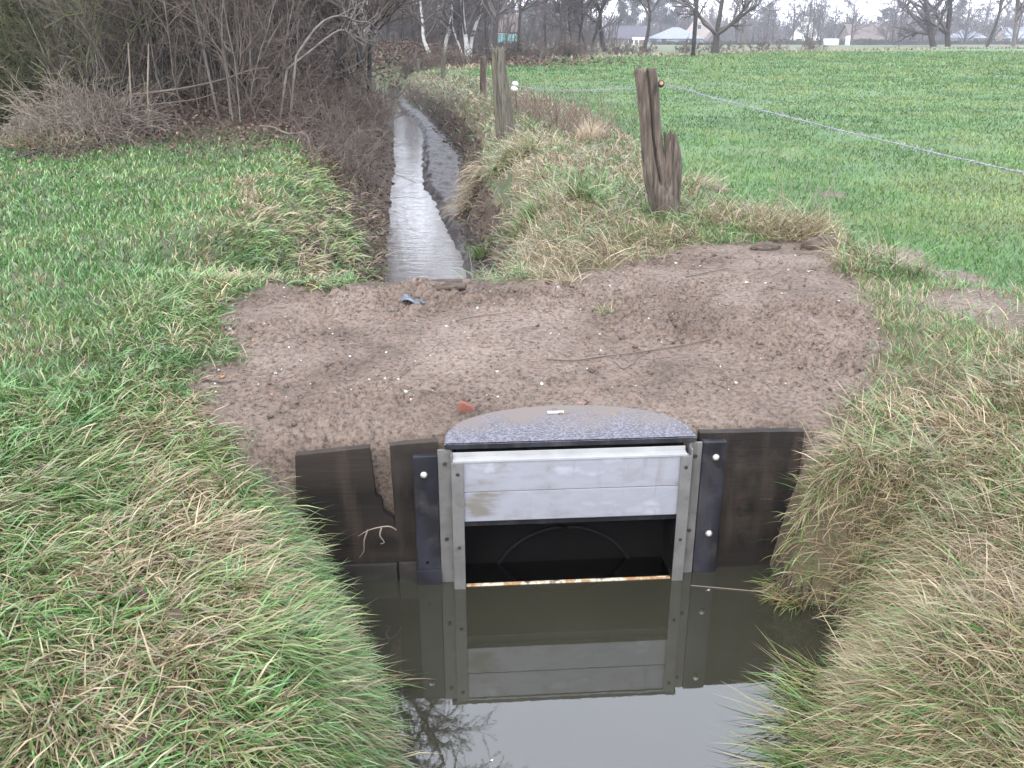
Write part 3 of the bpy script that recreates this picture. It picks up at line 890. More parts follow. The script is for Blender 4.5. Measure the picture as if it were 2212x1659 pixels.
def left_style(x, y, z, rng):
    n = len(x)
    wl = np.where(y < 4.6, np.interp(y, *POOL_L), np.interp(y, *ST_L))
    d = wl - x
    lg = np.clip(sst(1.9, 0.7, d) + 0.9 * sst(3.8, 2.9, y), 0, 1) * (0.7 + 0.6 * vn(x * 2, y * 2, 5))
    lg = np.where((y > 4.6) & (y < 7), lg * 0.6, lg)
    lg = np.clip(lg, 0, 1)
    L = (0.035 + 0.06 * rng.random(n)) * (1 - lg) + (0.08 + 0.15 * rng.random(n)) * lg
    az0, sl = slope_dir(x, y)
    # laid-over grass is combed towards the water and the viewer
    comb = np.where((sl > 0.25) & (y > 4.6), az0, np.where(sl > 0.25, 0.45 * az0 - 0.5, -0.75) + 4.2 * (fbm(x * 1.6, y * 1.6, 15, 3) - 0.5))
    az = np.where(rng.random(n) < 0.35 + 0.40 * lg, comb + rng.normal(0, 0.5, n), rng.uniform(0, 6.283, n))
    th0 = np.abs(rng.normal(0.35, 0.25, n)) * (1 - lg) + rng.normal(0.95, 0.25, n) * lg
    th1 = th0 + rng.uniform(0.2, 1.1, n) + 0.4 * lg
    ps = 0.05 + 0.55 * lg * sst(0.40, 0.66, fbm(x * 2.6, y * 2.6, 19, 4)) + 0.10 * lg
    ps = ps + 0.75 * sst(0.24, 0.06, dist_poly(x, y, STRAW_STRIP) + 0.12 * vn(x * 6, y * 6, 3))
    for p, r in PATCHES:
        ps = ps + 0.45 * sst(r, r * 0.3, np.hypot(x - p[0], (y - p[1]) * 0.8))
    ps = ps + 0.22 * sst(0.55, 0.7, fbm(x * 1.4, y * 1.4, 29, 3))
    c1, c2, c3 = clump(x, y, 0.10, 40)
    az = az + (c1 - 0.5) * 1.9 * (0.4 + 0.6 * lg); L = L * (0.65 + 0.75 * c2); ps = ps + 0.5 * (c3 - 0.5) * (0.35 + 0.65 * lg)
    bg = 0.22 + 0.25 * (fbm(x * 1.1, y * 1.1, 23, 3) - 0.4) + 0.14 * lg + 0.22 * (c2 - 0.5)
    thr = np.interp(y, [6.8, 9, 11, 13, 16], [0.05, 0.12, 0.3, 0.7, 1.6]) + 0.3 * (fbm(x * 2.5, y * 2.5, 41, 3) - 0.5)
    soilw = sst(thr + 0.15, thr - 0.15, d) * (y > 6.8)
    bsoil = rng.random(n) < soilw
    return dict(L=L, az=az, th0=th0, th1=th1, w=0.0036 + 0.0022 * rng.random(n) + 0.0020 * lg, tint=np.where(bsoil, np.where(rng.random(n) < 0.15, 0.3, rng.uniform(0.9, 1.0, n)), mixtint(rng, n, 0, bg, ps)), vary=(rng.random(n) * 0.7 + 0.3 * vn(x * 3, y * 3, 2)) * np.where(bsoil, 0.6, 1),
                clear=0.003 + 0.035 * rng.random(n) ** 2 * (0.4 + lg))


def left_keep(x, y, z, rng):
    k = (x < np.where(y < 4.2, np.interp(y, *POOL_L) + 0.05, np.where(y > 6.9, np.interp(y, *ST_L) + 0.05, -1.2)))
    # thins out on the raw soil low on the ditch side and under the thicket
    up = (y > 6.9)
    d = np.interp(y, *ST_L) - x
    thr = np.interp(y, [6.8, 9, 11, 13, 16], [0.05, 0.12, 0.3, 0.7, 1.6]) + 0.3 * (fbm(x * 2.5, y * 2.5, 41, 3) - 0.5)
    soil = sst(thr + 0.15, thr - 0.15, d) * up * 0.72
    shade = sst(14.2, 16.2, y + 0.7 * (vn(x * 1.5, y, 4) - 0.5) + 0.45 * np.maximum(x + 3.2, 0) * 3)
    bare = 0.6 * sst(0.66, 0.76, fbm(x * 2.3, y * 2.3, 47, 3)) * sst(2.5, 4, y)
    return k & (rng.random(len(x)) > 0.93 * soil) & (rng.random(len(x)) > 0.97 * shade) & (rng.random(len(x)) > bare)


grass_patch('meadow_grass', 'short green meadow grass left of the ditch with flattened straw-mixed blades at the water', 11, 460000, 1.0, 17, -12, 0.2, left_keep, left_style)


def wide_style(x, y, z, rng):
    n = len(x)
    az0, sl = slope_dir(x, y)
    left = x < 0.2
    c1, c2, c3 = clump(x, y, 0.2, 90)
    az = np.where(left, np.where(sl > 0.25, 0.45 * az0 - 0.5, -0.75), np.where(sl > 0.25, az0, 3.4)) + (c1 - 0.5) * 3 + rng.normal(0, 0.45, n)
    th0 = rng.normal(0.9, 0.25, n)
    tint = np.where(rng.random(n) < np.where(left, 0.33, 0.8), rng.uniform(0.6, 0.9, n), rng.uniform(0.05, 0.45, n))
    return dict(L=0.09 + 0.13 * rng.random(n), az=az, th0=th0, th1=th0 + rng.uniform(0.3, 0.9, n), w=0.0062 + 0.003 * rng.random(n), tint=tint, vary=0.35 + 0.65 * rng.random(n), clear=0.025 + 0.035 * rng.random(n))


grass_patch('long_grass', 'broad wet grass blades lying over the near banks of the pool', 17, 52000, 1.0, 4.6, -4, 4,
            lambda x, y, z, rng: ((x < np.interp(y, *POOL_L) + 0.02) | (x > np.interp(y, *POOL_R) - 0.02)) & (clump(x, y, 0.25, 95)[0] > 0.35), wide_style)


def right_near_style(x, y, z, rng):
    n = len(x)
    d = x - np.interp(y, *POOL_R)
    az0, sl = slope_dir(x, y)
    lo = sst(3.0, 0.9, d) * sst(5.6, 4.2, y)
    L = (0.05 + 0.06 * rng.random(n)) * (1 - lo) + (0.10 + 0.16 * rng.random(n)) * lo
    comb = np.where(sl > 0.25, az0, math.pi + 0.5 + 2.2 * (fbm(x * 1.2, y * 1.2, 16, 2) - 0.5))
    az = np.where(rng.random(n) < 0.30 + 0.15 * lo, comb + rng.normal(0, 0.8, n), rng.uniform(0, 6.283, n))
    th0 = rng.normal(0.55, 0.3, n) * (1 - lo) + rng.normal(1.05, 0.3, n) * lo
    th1 = th0 + rng.uniform(0.2, 1.0, n)
    ps = 0.38 * (1 - lo) + 0.90 * lo
    ps = ps - 0.6 * sst(2.65, 2.2, y) * sst(1.9, 1.2, x) - 0.40 * sst(0.58, 0.72, fbm(x * 1.7, y * 1.7, 27, 3))
    c1, c2, c3 = clump(x, y, 0.12, 60)
    az = az + (c1 - 0.5) * 2.4; L = L * (0.65 + 0.7 * c2); ps = ps + 0.55 * (c3 - 0.5)
    ps = ps + 0.5 * sst(0.5, 0.1, np.hypot(x - un(1850, 950, -0.1)[0], y - un(1850, 950, -0.1)[1]))
    bg = 0.30 + 0.15 * (fbm(x * 1.4, y * 1.4, 24, 3) - 0.5)
    return dict(L=L, az=az, th0=th0, th1=th1, w=0.0030 + 0.0016 * rng.random(n), tint=mixtint(rng, n, 0, bg, ps) + np.where(rng.random(n) < 0.3 * lo, 0.1, 0), vary=rng.random(n) * 0.75 + 0.25 * vn(x * 3, y * 3, 2),
                clear=0.003 + 0.045 * rng.random(n) ** 2 * (0.4 + lo))


def right_near_keep(x, y, z, rng):
    k = (x > np.where(y < 4.15, np.interp(y, *POOL_R) - 0.05, 1.0)) & ~in_poly(x, y, FIELD)
    worn = 0.85 * sst(0.56, 0.66, fbm(x * 1.3, y * 1.3, 57, 3)) * sst(4.6, 5.2, y)
    return k & (rng.random(len(x)) > np.maximum(worn, 0.85 * bare_at(x, y)))


grass_patch('dry_grass', 'matted straw-coloured grass on the bank right of the pool', 12, 260000, 1.0, 8.5, 0.7, 9, right_near_keep, right_near_style)


def right_bank_style(x, y, z, rng):
    n = len(x)
    az0, sl = slope_dir(x, y, 0.2)
    L = (0.10 + 0.24 * rng.random(n) ** 1.3) * np.where(y > 11, 0.7, 1)
    lowb = sst(np.where(y > 11, -0.12, -0.25), np.where(y > 11, -0.4, -0.6), z)
    az = np.where(rng.random(n) < 0.55, np.where(sl > 0.3, az0, -2.2) + rng.normal(0, 0.7, n), rng.uniform(0, 6.283, n))
    th0 = rng.normal(0.7, 0.3, n)
    th1 = th0 + rng.uniform(0.5, 1.6, n)
    c1, c2, c3 = clump(x, y, 0.22, 80)
    az = az + (c1 - 0.5) * 1.6; L = L * (0.6 + 0.8 * c2)
    f = fbm(x * 1.5, y * 1.1, 33, 3) + 0.22 * (c3 - 0.5)
    dcr = x - np.interp(y, *MU_R)
    ps = 0.40 + 1.5 * (f - 0.44) + 0.45 * sst(1.3, 0.3, dcr) * sst(8, 9, y) * sst(15, 12, y) - 0.10 * sst(12, 18, y)
    ps = np.clip(ps + 0.16, 0.08, 0.95)
    bg = 0.26 + 0.15 * (fbm(x * 1.4, y * 1.4, 24, 3) - 0.5)
    tint = mixtint(rng, n, 0, bg, ps)
    tint = np.where((tint > 0.55) & (rng.random(n) < 0.2 + 0.75 * lowb), 0.93 + 0.07 * rng.random(n), tint)
    return dict(L=L, az=az, th0=th0, th1=th1, w=0.0032 + 0.0016 * rng.random(n), tint=tint, vary=rng.random(n) * 0.75 + 0.25 * vn(x * 3, y * 3, 2) - 0.25 * lowb,
                clear=0.003 + 0.05 * rng.random(n) ** 2)


def right_bank_keep(x, y, z, rng):
    k = (x > np.interp(y, *MU_R)) & ~in_poly(x, y, FIELD) & (y > 6.6)
    soil = sst(np.where(y > 11, -0.16, -0.38), np.where(y > 11, -0.42, -0.62), z + 0.35 * (fbm(x * 2.0, y * 2.0, 43, 3) - 0.5))
    return k & (rng.random(len(x)) > 0.70 * soil)


grass_patch('bank_grass', 'tall tangled green and straw grass on the bank around the old fence posts', 13, 200000, 6.6, 50, -8, 3.2, right_bank_keep, right_bank_style)


def field_style(x, y, z, rng):
    n = len(x); dist = np.hypot(x, y)
    L = (0.035 + 0.045 * rng.random(n)) * np.maximum(1, dist / 26)
    th0 = np.abs(rng.normal(0.35, 0.25, n)); th1 = th0 + rng.uniform(0.2, 1.2, n)
    f = fbm(x * 0.8, y * 0.8, 53, 4)
    tint = np.clip(0.38 + 1.9 * (f - 0.5) + 0.8 * (fbm(x * 0.12, y * 0.12, 55, 3) - 0.5) + rng.normal(0, 0.18, n), 0, 0.9)
    tint = np.where(rng.random(n) < 0.03 + 0.12 * sst(0.6, 0.7, fbm(x * 2, y * 2, 54, 2)), 1.0, tint)
    return dict(L=L, az=rng.uniform(0, 6.283, n), th0=th0, th1=th1, w=0.0034 + 0.0016 * rng.random(n), tint=tint, vary=rng.random(n) * 0.6 + 0.4 * vn(x * 1.3, y * 1.3, 2), clear=0.003 + 0.01 * rng.random(n))


def field_keep(x, y, z, rng):
    jx = x + 0.5 * (fbm(x * 1.5, y * 1.5, 58, 3) - 0.5)
    return in_poly(jx, y + 0.0, FIELD) & (rng.random(len(x)) > 0.8 * bare_at(x, y)) & (rng.random(len(x)) > 0.55 * sst(0.60, 0.72, fbm(x * 0.7, y * 0.5, 59, 4)))


grass_patch('field_grass', 'short bright green grass covering the wide field', 14, 420000, 4.5, 75, -6, 60, field_keep, field_style, M_FIELDBLADE, K=3)


def far_style(x, y, z, rng):
    n = len(x)
    L = 0.12 + 0.25 * rng.random(n)
    th0 = np.abs(rng.normal(0.5, 0.3, n)); th1 = th0 + rng.uniform(0.2, 1.2, n)
    return dict(L=L, az=rng.uniform(0, 6.283, n), th0=th0, th1=th1, w=0.004 + 0.003 * rng.random(n), tint=np.clip(rng.normal(0.80, 0.15, n), 0.4, 1), vary=rng.random(n) * 0.7, clear=0.01 + 0.05 * rng.random(n))


grass_patch('rough_grass', 'strip of pale dry grass along the far edge of the green field', 15, 40000, 40, 110, -25, 70,
            lambda x, y, z, rng: dist_poly(x, y, FE) < (0.6 + 2.0 * fbm(x * 0.2, y * 0.2, 3, 2)), far_style, K=3)


def drape_keep(x, y, z, rng):
    dl = np.interp(y, *POOL_L) - x; dr = x - np.interp(y, *POOL_R)
    return ((dl > -0.06) & (dl < 0.28)) | ((dr > -0.06) & (dr < 0.34))


def drape_style(x, y, z, rng):
    st = right_near_style(x, y, z, rng)
    n = len(x); left = x < 0.2
    az0, sl = slope_dir(x, y)
    st['az'] = np.where(left, 0.45 * az0 - 0.45, az0 + 0.35) + rng.normal(0, 0.45, n) * np.where(left, 1, 1.9)
    st['th0'] = rng.normal(1.1, 0.25, n); st['th1'] = st['th0'] + rng.uniform(0.5, 1.2, n)
    st['L'] = 0.09 + 0.14 * rng.random(n)
    c1, c2, c3 = clump(x, y, 0.1, 44)
    st['tint'] = np.where(left, mixtint(rng, n, 0, 0.28, 0.30 + 0.5 * (c3 - 0.5)), mixtint(rng, n, 0, 0.33, 0.80 + 0.4 * (c3 - 0.5)))
    st['clear'] = 0.01 + 0.07 * rng.random(n)
    return st


grass_patch('draping_grass', 'long grass draping down both banks to the still pool', 18, 300000, 1.3, 4.3, -3, 3.2, drape_keep, drape_style)

# individual tufts that stand out
def tuft(label, p, n, L, az, spread, th, tint, rad, seed, group=None, w=0.0045, clamp=True, th_add=(0.4, 1.3), cat='grass tuft'):
    rng = np.random.default_rng(seed)
    r = rad * np.sqrt(rng.random(n)); a = rng.uniform(0, 6.283, n)
    x = p[0] + r * np.cos(a); y = p[1] + r * np.sin(a)
    z = np.maximum(Hs(x, y), WZ) - 0.006
    azs = rng.normal(az, spread, n) if spread < 3 else rng.uniform(0, 6.283, n)
    th0 = np.abs(rng.normal(th, 0.3, n))
    t = np.clip(rng.choice(np.asarray(tint), n) + rng.normal(0, 0.06, n), 0, 1)
    o = blade_mesh('grass_tuft', np.stack([x, y, z], 1), azs, th0, th0 + rng.uniform(*th_add, n), L * rng.uniform(0.5, 1.15, n), w * rng.uniform(0.7, 1.2, n), t, (0.6 + 0.4 * rng.random(n) if w > 0.0072 and w < 0.0078 else rng.random(n)), M_GRASS, 5, 0.01 + 0.04 * rng.random(n), rng=rng, clamp=clamp)
    return tag(o, label, cat, group)


tuft('small half-withered grass tuft alone in the middle of the dirt crossing', un(1308, 668, -0.1), 60, 0.12, 0, 9, 0.7, [0.35, 0.7, 0.9], 0.06, 101)
tuft('heap of pale straw lying at the ditch end of the dirt crossing', un(1225, 605, -0.1), 260, 0.24, 3.4, 1.1, 1.2, [0.8, 0.85, 0.95], 0.13, 102)
tuft('pale upright straw tuft between the two old posts', un(1275, 305, -0.02), 420, 0.45, 1.2, 0.9, 0.45, [0.82, 0.86, 0.8], 0.16, 103, w=0.006)
tuft('large arching green and straw tussock in front of the leaning post', un(1110, 365, -0.15), 700, 0.5, -2.0, 1.1, 0.6, [0.45, 0.6, 0.8, 0.85], 0.34, 104, w=0.008, th_add=(1.0, 2.0))
tuft('straw tussock hanging over the mud from the right bank', un(1030, 375, -0.3), 380, 0.55, -2.6, 0.5, 0.9, [0.8, 0.84, 0.9], 0.22, 105, w=0.007, th_add=(1.0, 1.9))
tuft('vivid blue-green tuft halfway up the right bank', un(1262, 492, -0.25), 420, 0.30, -1.7, 1.3, 0.6, [0.05, 0.1, 0.2, 0.45], 0.18, 106, w=0.006)
tuft('bright green tuft low on the right bank nearest the crossing', un(1140, 560, -0.55), 420, 0.32, -2.2, 0.9, 0.8, [0.15, 0.25, 0.4, 0.7], 0.22, 107, w=0.006)
tuft('small green tuft at the foot of the right bank by the water', un(1045, 520, -0.7), 220, 0.30, -2.0, 0.8, 0.7, [0.25, 0.35, 0.6], 0.13, 108, w=0.006)
tuft('dry straw tuft right behind the forked post', un(1500, 400, 0), 400, 0.36, -0.6, 1.2, 0.8, [0.6, 0.8, 0.85], 0.24, 109, w=0.006)
tuft('brownish straw tuft at the right foot of the forked post', un(1590, 470, -0.02), 1100, 0.36, -1.2, 1.2, 0.8, [0.8, 0.9, 0.84, 0.6], 0.42, 110, w=0.006)
tuft('dry straw tuft at the back right edge of the crossing', un(1700, 490, -0.02), 1300, 0.36, -1.4, 1.3, 0.8, [0.8, 0.86, 0.6, 0.75], 0.42, 111, w=0.006)
tuft('rusty straw tuft left of the forked post foot at the crossing edge', un(1420, 520, -0.08), 420, 0.28, -1.8, 0.9, 0.9, [0.92, 0.9, 0.8, 0.5], 0.30, 112, w=0.005)
for (a, b, zz, lab) in ((1745, 1060, -0.40, 'straw tuft hanging over the top right end of the right timber board'), ):
    tuft(lab, un(a, b, zz), 420, 0.17, 3.6, 0.8, 1.4, [0.8, 0.88, 0.95, 0.5, 0.4], 0.12, 140 + a, w=0.0042, th_add=(0.8, 1.5))
rr = 0
for (a, b, az, nn, LL, lab) in ((1790, 1440, 2.9, 70, 0.30, 'loose grass tuft reaching over the pool at the bend of the right bank'),
                                (1800, 1520, 3.05, 150, 0.36, 'long-bladed grass tuft lying over the water at the lower right bank'),
                                (1790, 1615, 3.2, 170, 0.36, 'pale silvery grass tuft nearest the viewer on the right of the pool'),
                                (775, 1430, -0.25, 50, 0.26, 'spiky grass tuft reaching over the pool from the left bank')):
    tuft(lab, un(a, b, -0.88), nn, LL, az, 0.38, 1.25, [0.28, 0.4, 0.5, 0.6, 0.8], 0.13, 120 + rr, w=0.0051, th_add=(0.05, 0.4)); rr += 1
# long stray stems lying on the right bank
rng = np.random.default_rng(77)
PP = []
for i in range(90):
    y = rng.uniform(1.8, 3.7); x = np.interp(y, *POOL_R) + rng.uniform(0.15, 1.3)
    a = rng.uniform(0, 6.283); Ln = rng.uniform(0.2, 0.5)
    xs = x + np.cos(a) * np.linspace(0, Ln, 7); ys = y + np.sin(a) * np.linspace(0, Ln, 7)
    zs = np.maximum(Hs(xs, ys), WZ) + 0.03 + 0.03 * rng.random()
    zs = np.linspace(zs[0], zs[-1], 7) * 0.6 + zs * 0.4 + 0.02
    zs = np.maximum(zs, np.maximum(Hs(xs, ys), WZ) + 0.015)
    PP.append(np.stack([xs, ys, zs], 1))
v, q = tubes(np.array(PP), np.full((len(PP), 7), 0.0016), 4)
o = link('straw_stems', mesh_np('straw_stems', v, q), mat('pale_straw', [(0.33, 0.27, 0.17), (0.42, 0.36, 0.25)], 3, 0.6))
tag(o, 'thin pale straw stems scattered over the dry right bank', 'straw', kind='stuff')
#--NEXT--
# ------------------------------------------------------------------ trees and shrubs


def grow(rng, start, dirs, length, K, wob, trop):
    N = len(start)
    P = np.zeros((N, K, 3)); P[:, 0] = start
    d = np.array(dirs, float)
    for k in range(1, K):
        d = d + rng.normal(0, wob, (N, 3)) + np.array([0, 0, trop])
        d /= np.linalg.norm(d, axis=1, keepdims=True)
        P[:, k] = P[:, k - 1] + d * (length / (K - 1))[:, None]
    return P


def kids(rng, P, Rr, m, t0, t1, ang, lr, rr, K, wob, trop, taper=0.35):
    N, Kp, _ = P.shape
    n = N * m
    pi = np.repeat(np.arange(N), m)
    t = rng.uniform(t0, t1, n)
    f = t * (Kp - 1); i = np.minimum(f.astype(int), Kp - 2); fr = (f - i)[:, None]
    p = P[pi, i] * (1 - fr) + P[pi, i + 1] * fr
    tan = P[pi, i + 1] - P[pi, i]; tan /= np.linalg.norm(tan, axis=1, keepdims=True) + 1e-9
    rnd = rng.normal(0, 1, (n, 3)); perp = rnd - tan * (rnd * tan).sum(1, keepdims=True); perp /= np.linalg.norm(perp, axis=1, keepdims=True) + 1e-9
    a = rng.normal(ang, 0.2, n)[:, None]
    d = tan * np.cos(a) + perp * np.sin(a)
    plen = np.linalg.norm(np.diff(P, axis=1), axis=2).sum(1)[pi]
    ln = plen * lr * (1.15 - 0.7 * t) * rng.uniform(0.55, 1.25, n)
    C = grow(rng, p, d, ln, K, wob, trop)
    r0 = np.minimum((Rr[pi, i] * (1 - fr[:, 0]) + Rr[pi, i + 1] * fr[:, 0]) * 0.75, Rr[pi, 0] * rr)
    return C, r0[:, None] * np.linspace(1, taper, K)[None]


def taper_r(r0, r1, K, N=1):
    return np.linspace(r0, r1, K)[None].repeat(N, 0)


def tree_parts(rng, trunkP, trunkR, levels, rmin):
    """levels: (m, t0, t1, ang, lr, rr, K, wob, trop); returns trunk meshes, crown meshes"""
    lv = [(trunkP, trunkR)]
    for L in levels:
        C, r = kids(rng, lv[-1][0], lv[-1][1], *L)
        lv.append((C, np.maximum(r, rmin)))
    return lv


def tree_obj(name, label, cat, lv, m_trunk, m_crown, loc=(0, 0, 0), group=None, ntrunk=1, crown_name='crown'):
    o = empty(name, loc, label, cat, group)
    a = [tubes(P, r, 8 if i == 0 else 5) for i, (P, r) in enumerate(lv[:ntrunk])]
    v, q = join_vq(a); link('trunk', mesh_np('trunk', v, q), m_trunk, o)
    if len(lv) > ntrunk:
        v, q = join_vq([tubes(P, r, 4 if i == 0 else 3) for i, (P, r) in enumerate(lv[ntrunk:])])
        link(crown_name, mesh_np(crown_name, v, q), m_crown, o)
    return o


def copy_thing(o, loc, rz, sc, label=None, group=None):
    c = o.copy(); COL.objects.link(c)
    c.location = loc; c.rotation_euler = (0, 0, rz); c.scale = (sc, sc, sc)
    if label: c['label'] = label
    if group: c['group'] = group
    for ch in list(o.children):
        k = ch.copy(); COL.objects.link(k); k.parent = c
    return c


# ---- shrubs of the thicket on the left
def shrub(name, label, seed, ns, H, rad, lean, mst, mtw, rs=0.017, tw=0.0055, group=None, m1=9, m2=5, wob=0.09):
    rng = np.random.default_rng(seed)
    st = np.stack([rng.normal(0, rad, ns), rng.normal(0, rad, ns), np.full(ns, -0.15)], 1)
    d = np.stack([rng.normal(0, lean, ns), rng.normal(0, lean, ns), np.ones(ns)], 1)
    P = grow(rng, st, d, H * rng.uniform(0.55, 1.1, ns), 9, wob, 0.015)
    Rr = rng.uniform(0.5, 1.35, ns)[:, None] * taper_r(rs, rs * 0.35, 9)
    lv = [(P, Rr)]
    C, r = kids(rng, P, Rr, m1, 0.12, 0.95, 0.75, 0.30, 0.5, 5, 0.16, 0.02); lv.append((C, np.maximum(r, tw)))
    C2, r2 = kids(rng, C, lv[1][1], m2, 0.15, 0.95, 0.7, 0.5, 0.6, 4, 0.16, 0.02); lv.append((C2, np.maximum(r2, tw * 0.8)))
    o = empty(name, (0, 0, 0), label, 'shrub', group)
    v, q = tubes(*lv[0], 5); link('stems', mesh_np('stems', v, q), mst, o)
    v, q = join_vq([tubes(*lv[1], 4), tubes(*lv[2], 3)]); link('crown', mesh_np('crown', v, q), mtw, o)  # crown here holds the shrub's bare side twigs
    return o


GB = 'bare shrubs crowded in the thicket'
SH = [shrub('bare_shrub', 'bare pale-stemmed shrub crowded among others in the thicket left of the ditch', 201, 13, 4.6, 0.38, 0.13, M_BARK_PALE, M_TWIG, rs=0.0135, group=GB),
      shrub('bare_shrub', 'bare pale-stemmed shrub crowded among others in the thicket left of the ditch', 202, 15, 4.2, 0.45, 0.19, M_BARK_PALE, M_TWIG, rs=0.012, group=GB),
      shrub('bare_shrub', 'bare pale-stemmed shrub crowded among others in the thicket left of the ditch', 203, 10, 5.2, 0.35, 0.11, M_BARK_PALE, M_TWIG, rs=0.018, group=GB)]
SD = [shrub('twiggy_shrub', 'dark twiggy shrub filling the shaded depth of the thicket', 211, 12, 4.6, 0.5, 0.22, M_BARK_DARK, M_TWIG, rs=0.022, tw=0.007, m1=12, m2=6, group='dark shrubs inside the thicket'),
      shrub('twiggy_shrub', 'dark twiggy shrub filling the shaded depth of the thicket', 212, 11, 5.0, 0.5, 0.26, M_BARK_DARK, M_TWIG, rs=0.026, tw=0.008, m1=12, m2=6, group='dark shrubs inside the thicket')]
SBR = [shrub('bramble_shrub', 'low brown bramble tangle overhanging the left side of the ditch', 215, 18, 1.5, 0.35, 0.7, M_TWIG, M_TWIG, rs=0.009, tw=0.0055, m1=8, m2=4, wob=0.24, group='bramble tangles along the left ditch side')]
SMO = [shrub('mossy_shrub', 'green-mossed tangled shrub at the dark left end of the thicket', 221, 12, 3.6, 0.6, 0.32, M_MOSSTWIG, M_MOSSTWIG, rs=0.016, tw=0.0065, m1=12, m2=6, wob=0.2, group='mossy shrubs at the left end of the thicket')]
used = set()


def put(protos, x, y, sc, rng):
    p = protos[rng.integers(len(protos))]
    loc = (x, y, hz(x, y)); rz = rng.uniform(0, 6.283)
    if p.name not in used:
        used.add(p.name); p.location = loc; p.rotation_euler = (0, 0, rz); p.scale = (sc,) * 3
        return p
    return copy_thing(p, loc, rz, sc)


rng = np.random.default_rng(301)
# front row of pale stems
for k_ in range(15):
    dx = 238 + k_ * 22 + rng.normal(0, 8)
    Yq = rng.uniform(16.0, 18.2)
    p = at(dx, 200, Yq)
    put(SH, p[0], p[1], rng.uniform(0.8, 1.15), rng)
for i in range(10):
    y = rng.uniform(19, 30); x = np.interp(y, *ST_L) - rng.uniform(2.3, 8)
    put(SH, x, y, rng.uniform(0.8, 1.25), rng)
for i in range(60):
    y = rng.uniform(18.0, 40) if i > 14 else rng.uniform(19, 24)
    x = np.interp(y, *ST_L) - (rng.uniform(1.2, 15) if i > 14 else rng.uniform(1.6, 10))
    put(SD, x, y, rng.uniform(0.8, 1.3), rng)
for i in range(26):
    x = rng.uniform(-14, -6.6); y = rng.uniform(16.2, 20)
    put(SMO, x, y, rng.uniform(0.8, 1.2), rng)

for i in range(24):
    y = rng.uniform(14.2, 27); x = np.interp(y, *ST_L) - rng.uniform(0.7, 2.4)
    put(SBR, x, y, rng.uniform(0.6, 1.05), rng)

# evergreen bushes that close the thicket at the back and left
def leaf_cloud(name, rng, C, rad, n, size, m, flat=0.5, tint=None, parent=None, up=0.3):
    d = rng.normal(0, 1, (n, 3)); d /= np.linalg.norm(d, axis=1, keepdims=True)
    r = rng.random(n) ** 0.45
    c = C[rng.integers(len(C), size=n)] + d * (r * 1.0)[:, None] * rad
    nn = rng.normal(0, 1, (n, 3)); nn[:, 2] += up; nn /= np.linalg.norm(nn, axis=1, keepdims=True)
    a = np.cross(nn, rng.normal(0, 1, (n, 3))); a /= np.linalg.norm(a, axis=1, keepdims=True)
    b = np.cross(nn, a)
    s = size * rng.uniform(0.5, 1.3, n)[:, None]
    V = np.stack([c - a * s, c + b * s * flat, c + a * s, c - b * s * flat], 1)
    V[:, 1] += nn * s * 0.2; V[:, 3] += nn * s * 0.2
    me = mesh_np(name, V.reshape(-1, 3), np.arange(n * 4).reshape(n, 4), smooth=False)
    fattr(me, 'tint', np.repeat(rng.random(n) if tint is None else tint(rng, n), 4)); fattr(me, 'vary', np.repeat(rng.random(n), 4))
    return link(name, me, m, parent)


def evergreen(seed, H, wid, label, group, n=6500):
    rng = np.random.default_rng(seed)
    o = empty('evergreen_bush', (0, 0, 0), label, 'bush', group)
    st = np.stack([rng.normal(0, 0.2, 5), rng.normal(0, 0.2, 5), np.full(5, -0.1)], 1)
    P = grow(rng, st, np.stack([rng.normal(0, 0.25, 5), rng.normal(0, 0.25, 5), np.ones(5)], 1), np.full(5, H * 0.9), 7, 0.12, 0.02)
    v, q = tubes(P, taper_r(0.05, 0.012, 7, 5), 5); link('stems', mesh_np('stems', v, q), M_BARK_DARK, o)
    C = np.stack([rng.normal(0, wid * 0.45, 26), rng.normal(0, wid * 0.45, 26), rng.uniform(0.15, 1, 26) * H], 1)
    leaf_cloud('foliage', rng, C, np.array([0.55, 0.55, 0.55]) * wid * 0.75, n, 0.055, M_IVY, parent=o)
    return o


GE = 'dark evergreen bushes behind the thicket'
EV = [evergreen(231, 4.2, 1.5, 'dark evergreen bush in deep shade behind the bare thicket stems', GE), evergreen(232, 3.6, 1.3, 'dark evergreen bush in deep shade behind the bare thicket stems', GE)]
for i in range(34):
    if i < 12:
        x = rng.uniform(-15, -7.5); y = rng.uniform(18.5, 23)
    elif i < 24:
        x = rng.uniform(-13, -6.5); y = rng.uniform(24, 30)
    else:
        y = rng.uniform(28, 42); x = np.interp(y, *ST_L) - rng.uniform(2.5, 14)
    put(EV, x, y, rng.uniform(0.8, 1.35), rng)

# trunks standing in the thicket
def thicket_tree(name, label, dpts, Y, r0, H, seed, m, levels, lean=(0, 0), crown=M_TWIG, K=12, rmin=0.006, ntrunk=1):
    rng = np.random.default_rng(seed)
    pts = [at(a, b, Y) for a, b in dpts]
    pts[0][2] = hz(pts[0][0], Y) - 0.2
    top = pts[-1] + np.array([lean[0], lean[1], H])
    mid = pts[-1] * 0.5 + top * 0.5 + np.array([rng.normal(0, 0.3), rng.normal(0, 0.3), 0])
    P = smooth_line(pts + [mid, top], K)
    base = P[0].copy()
    lv = tree_parts(rng, (P - base)[None], taper_r(r0, r0 * 0.22, K), levels, rmin)
    return tree_obj(name, label, 'tree', lv, m, crown, loc=tuple(base), ntrunk=ntrunk)


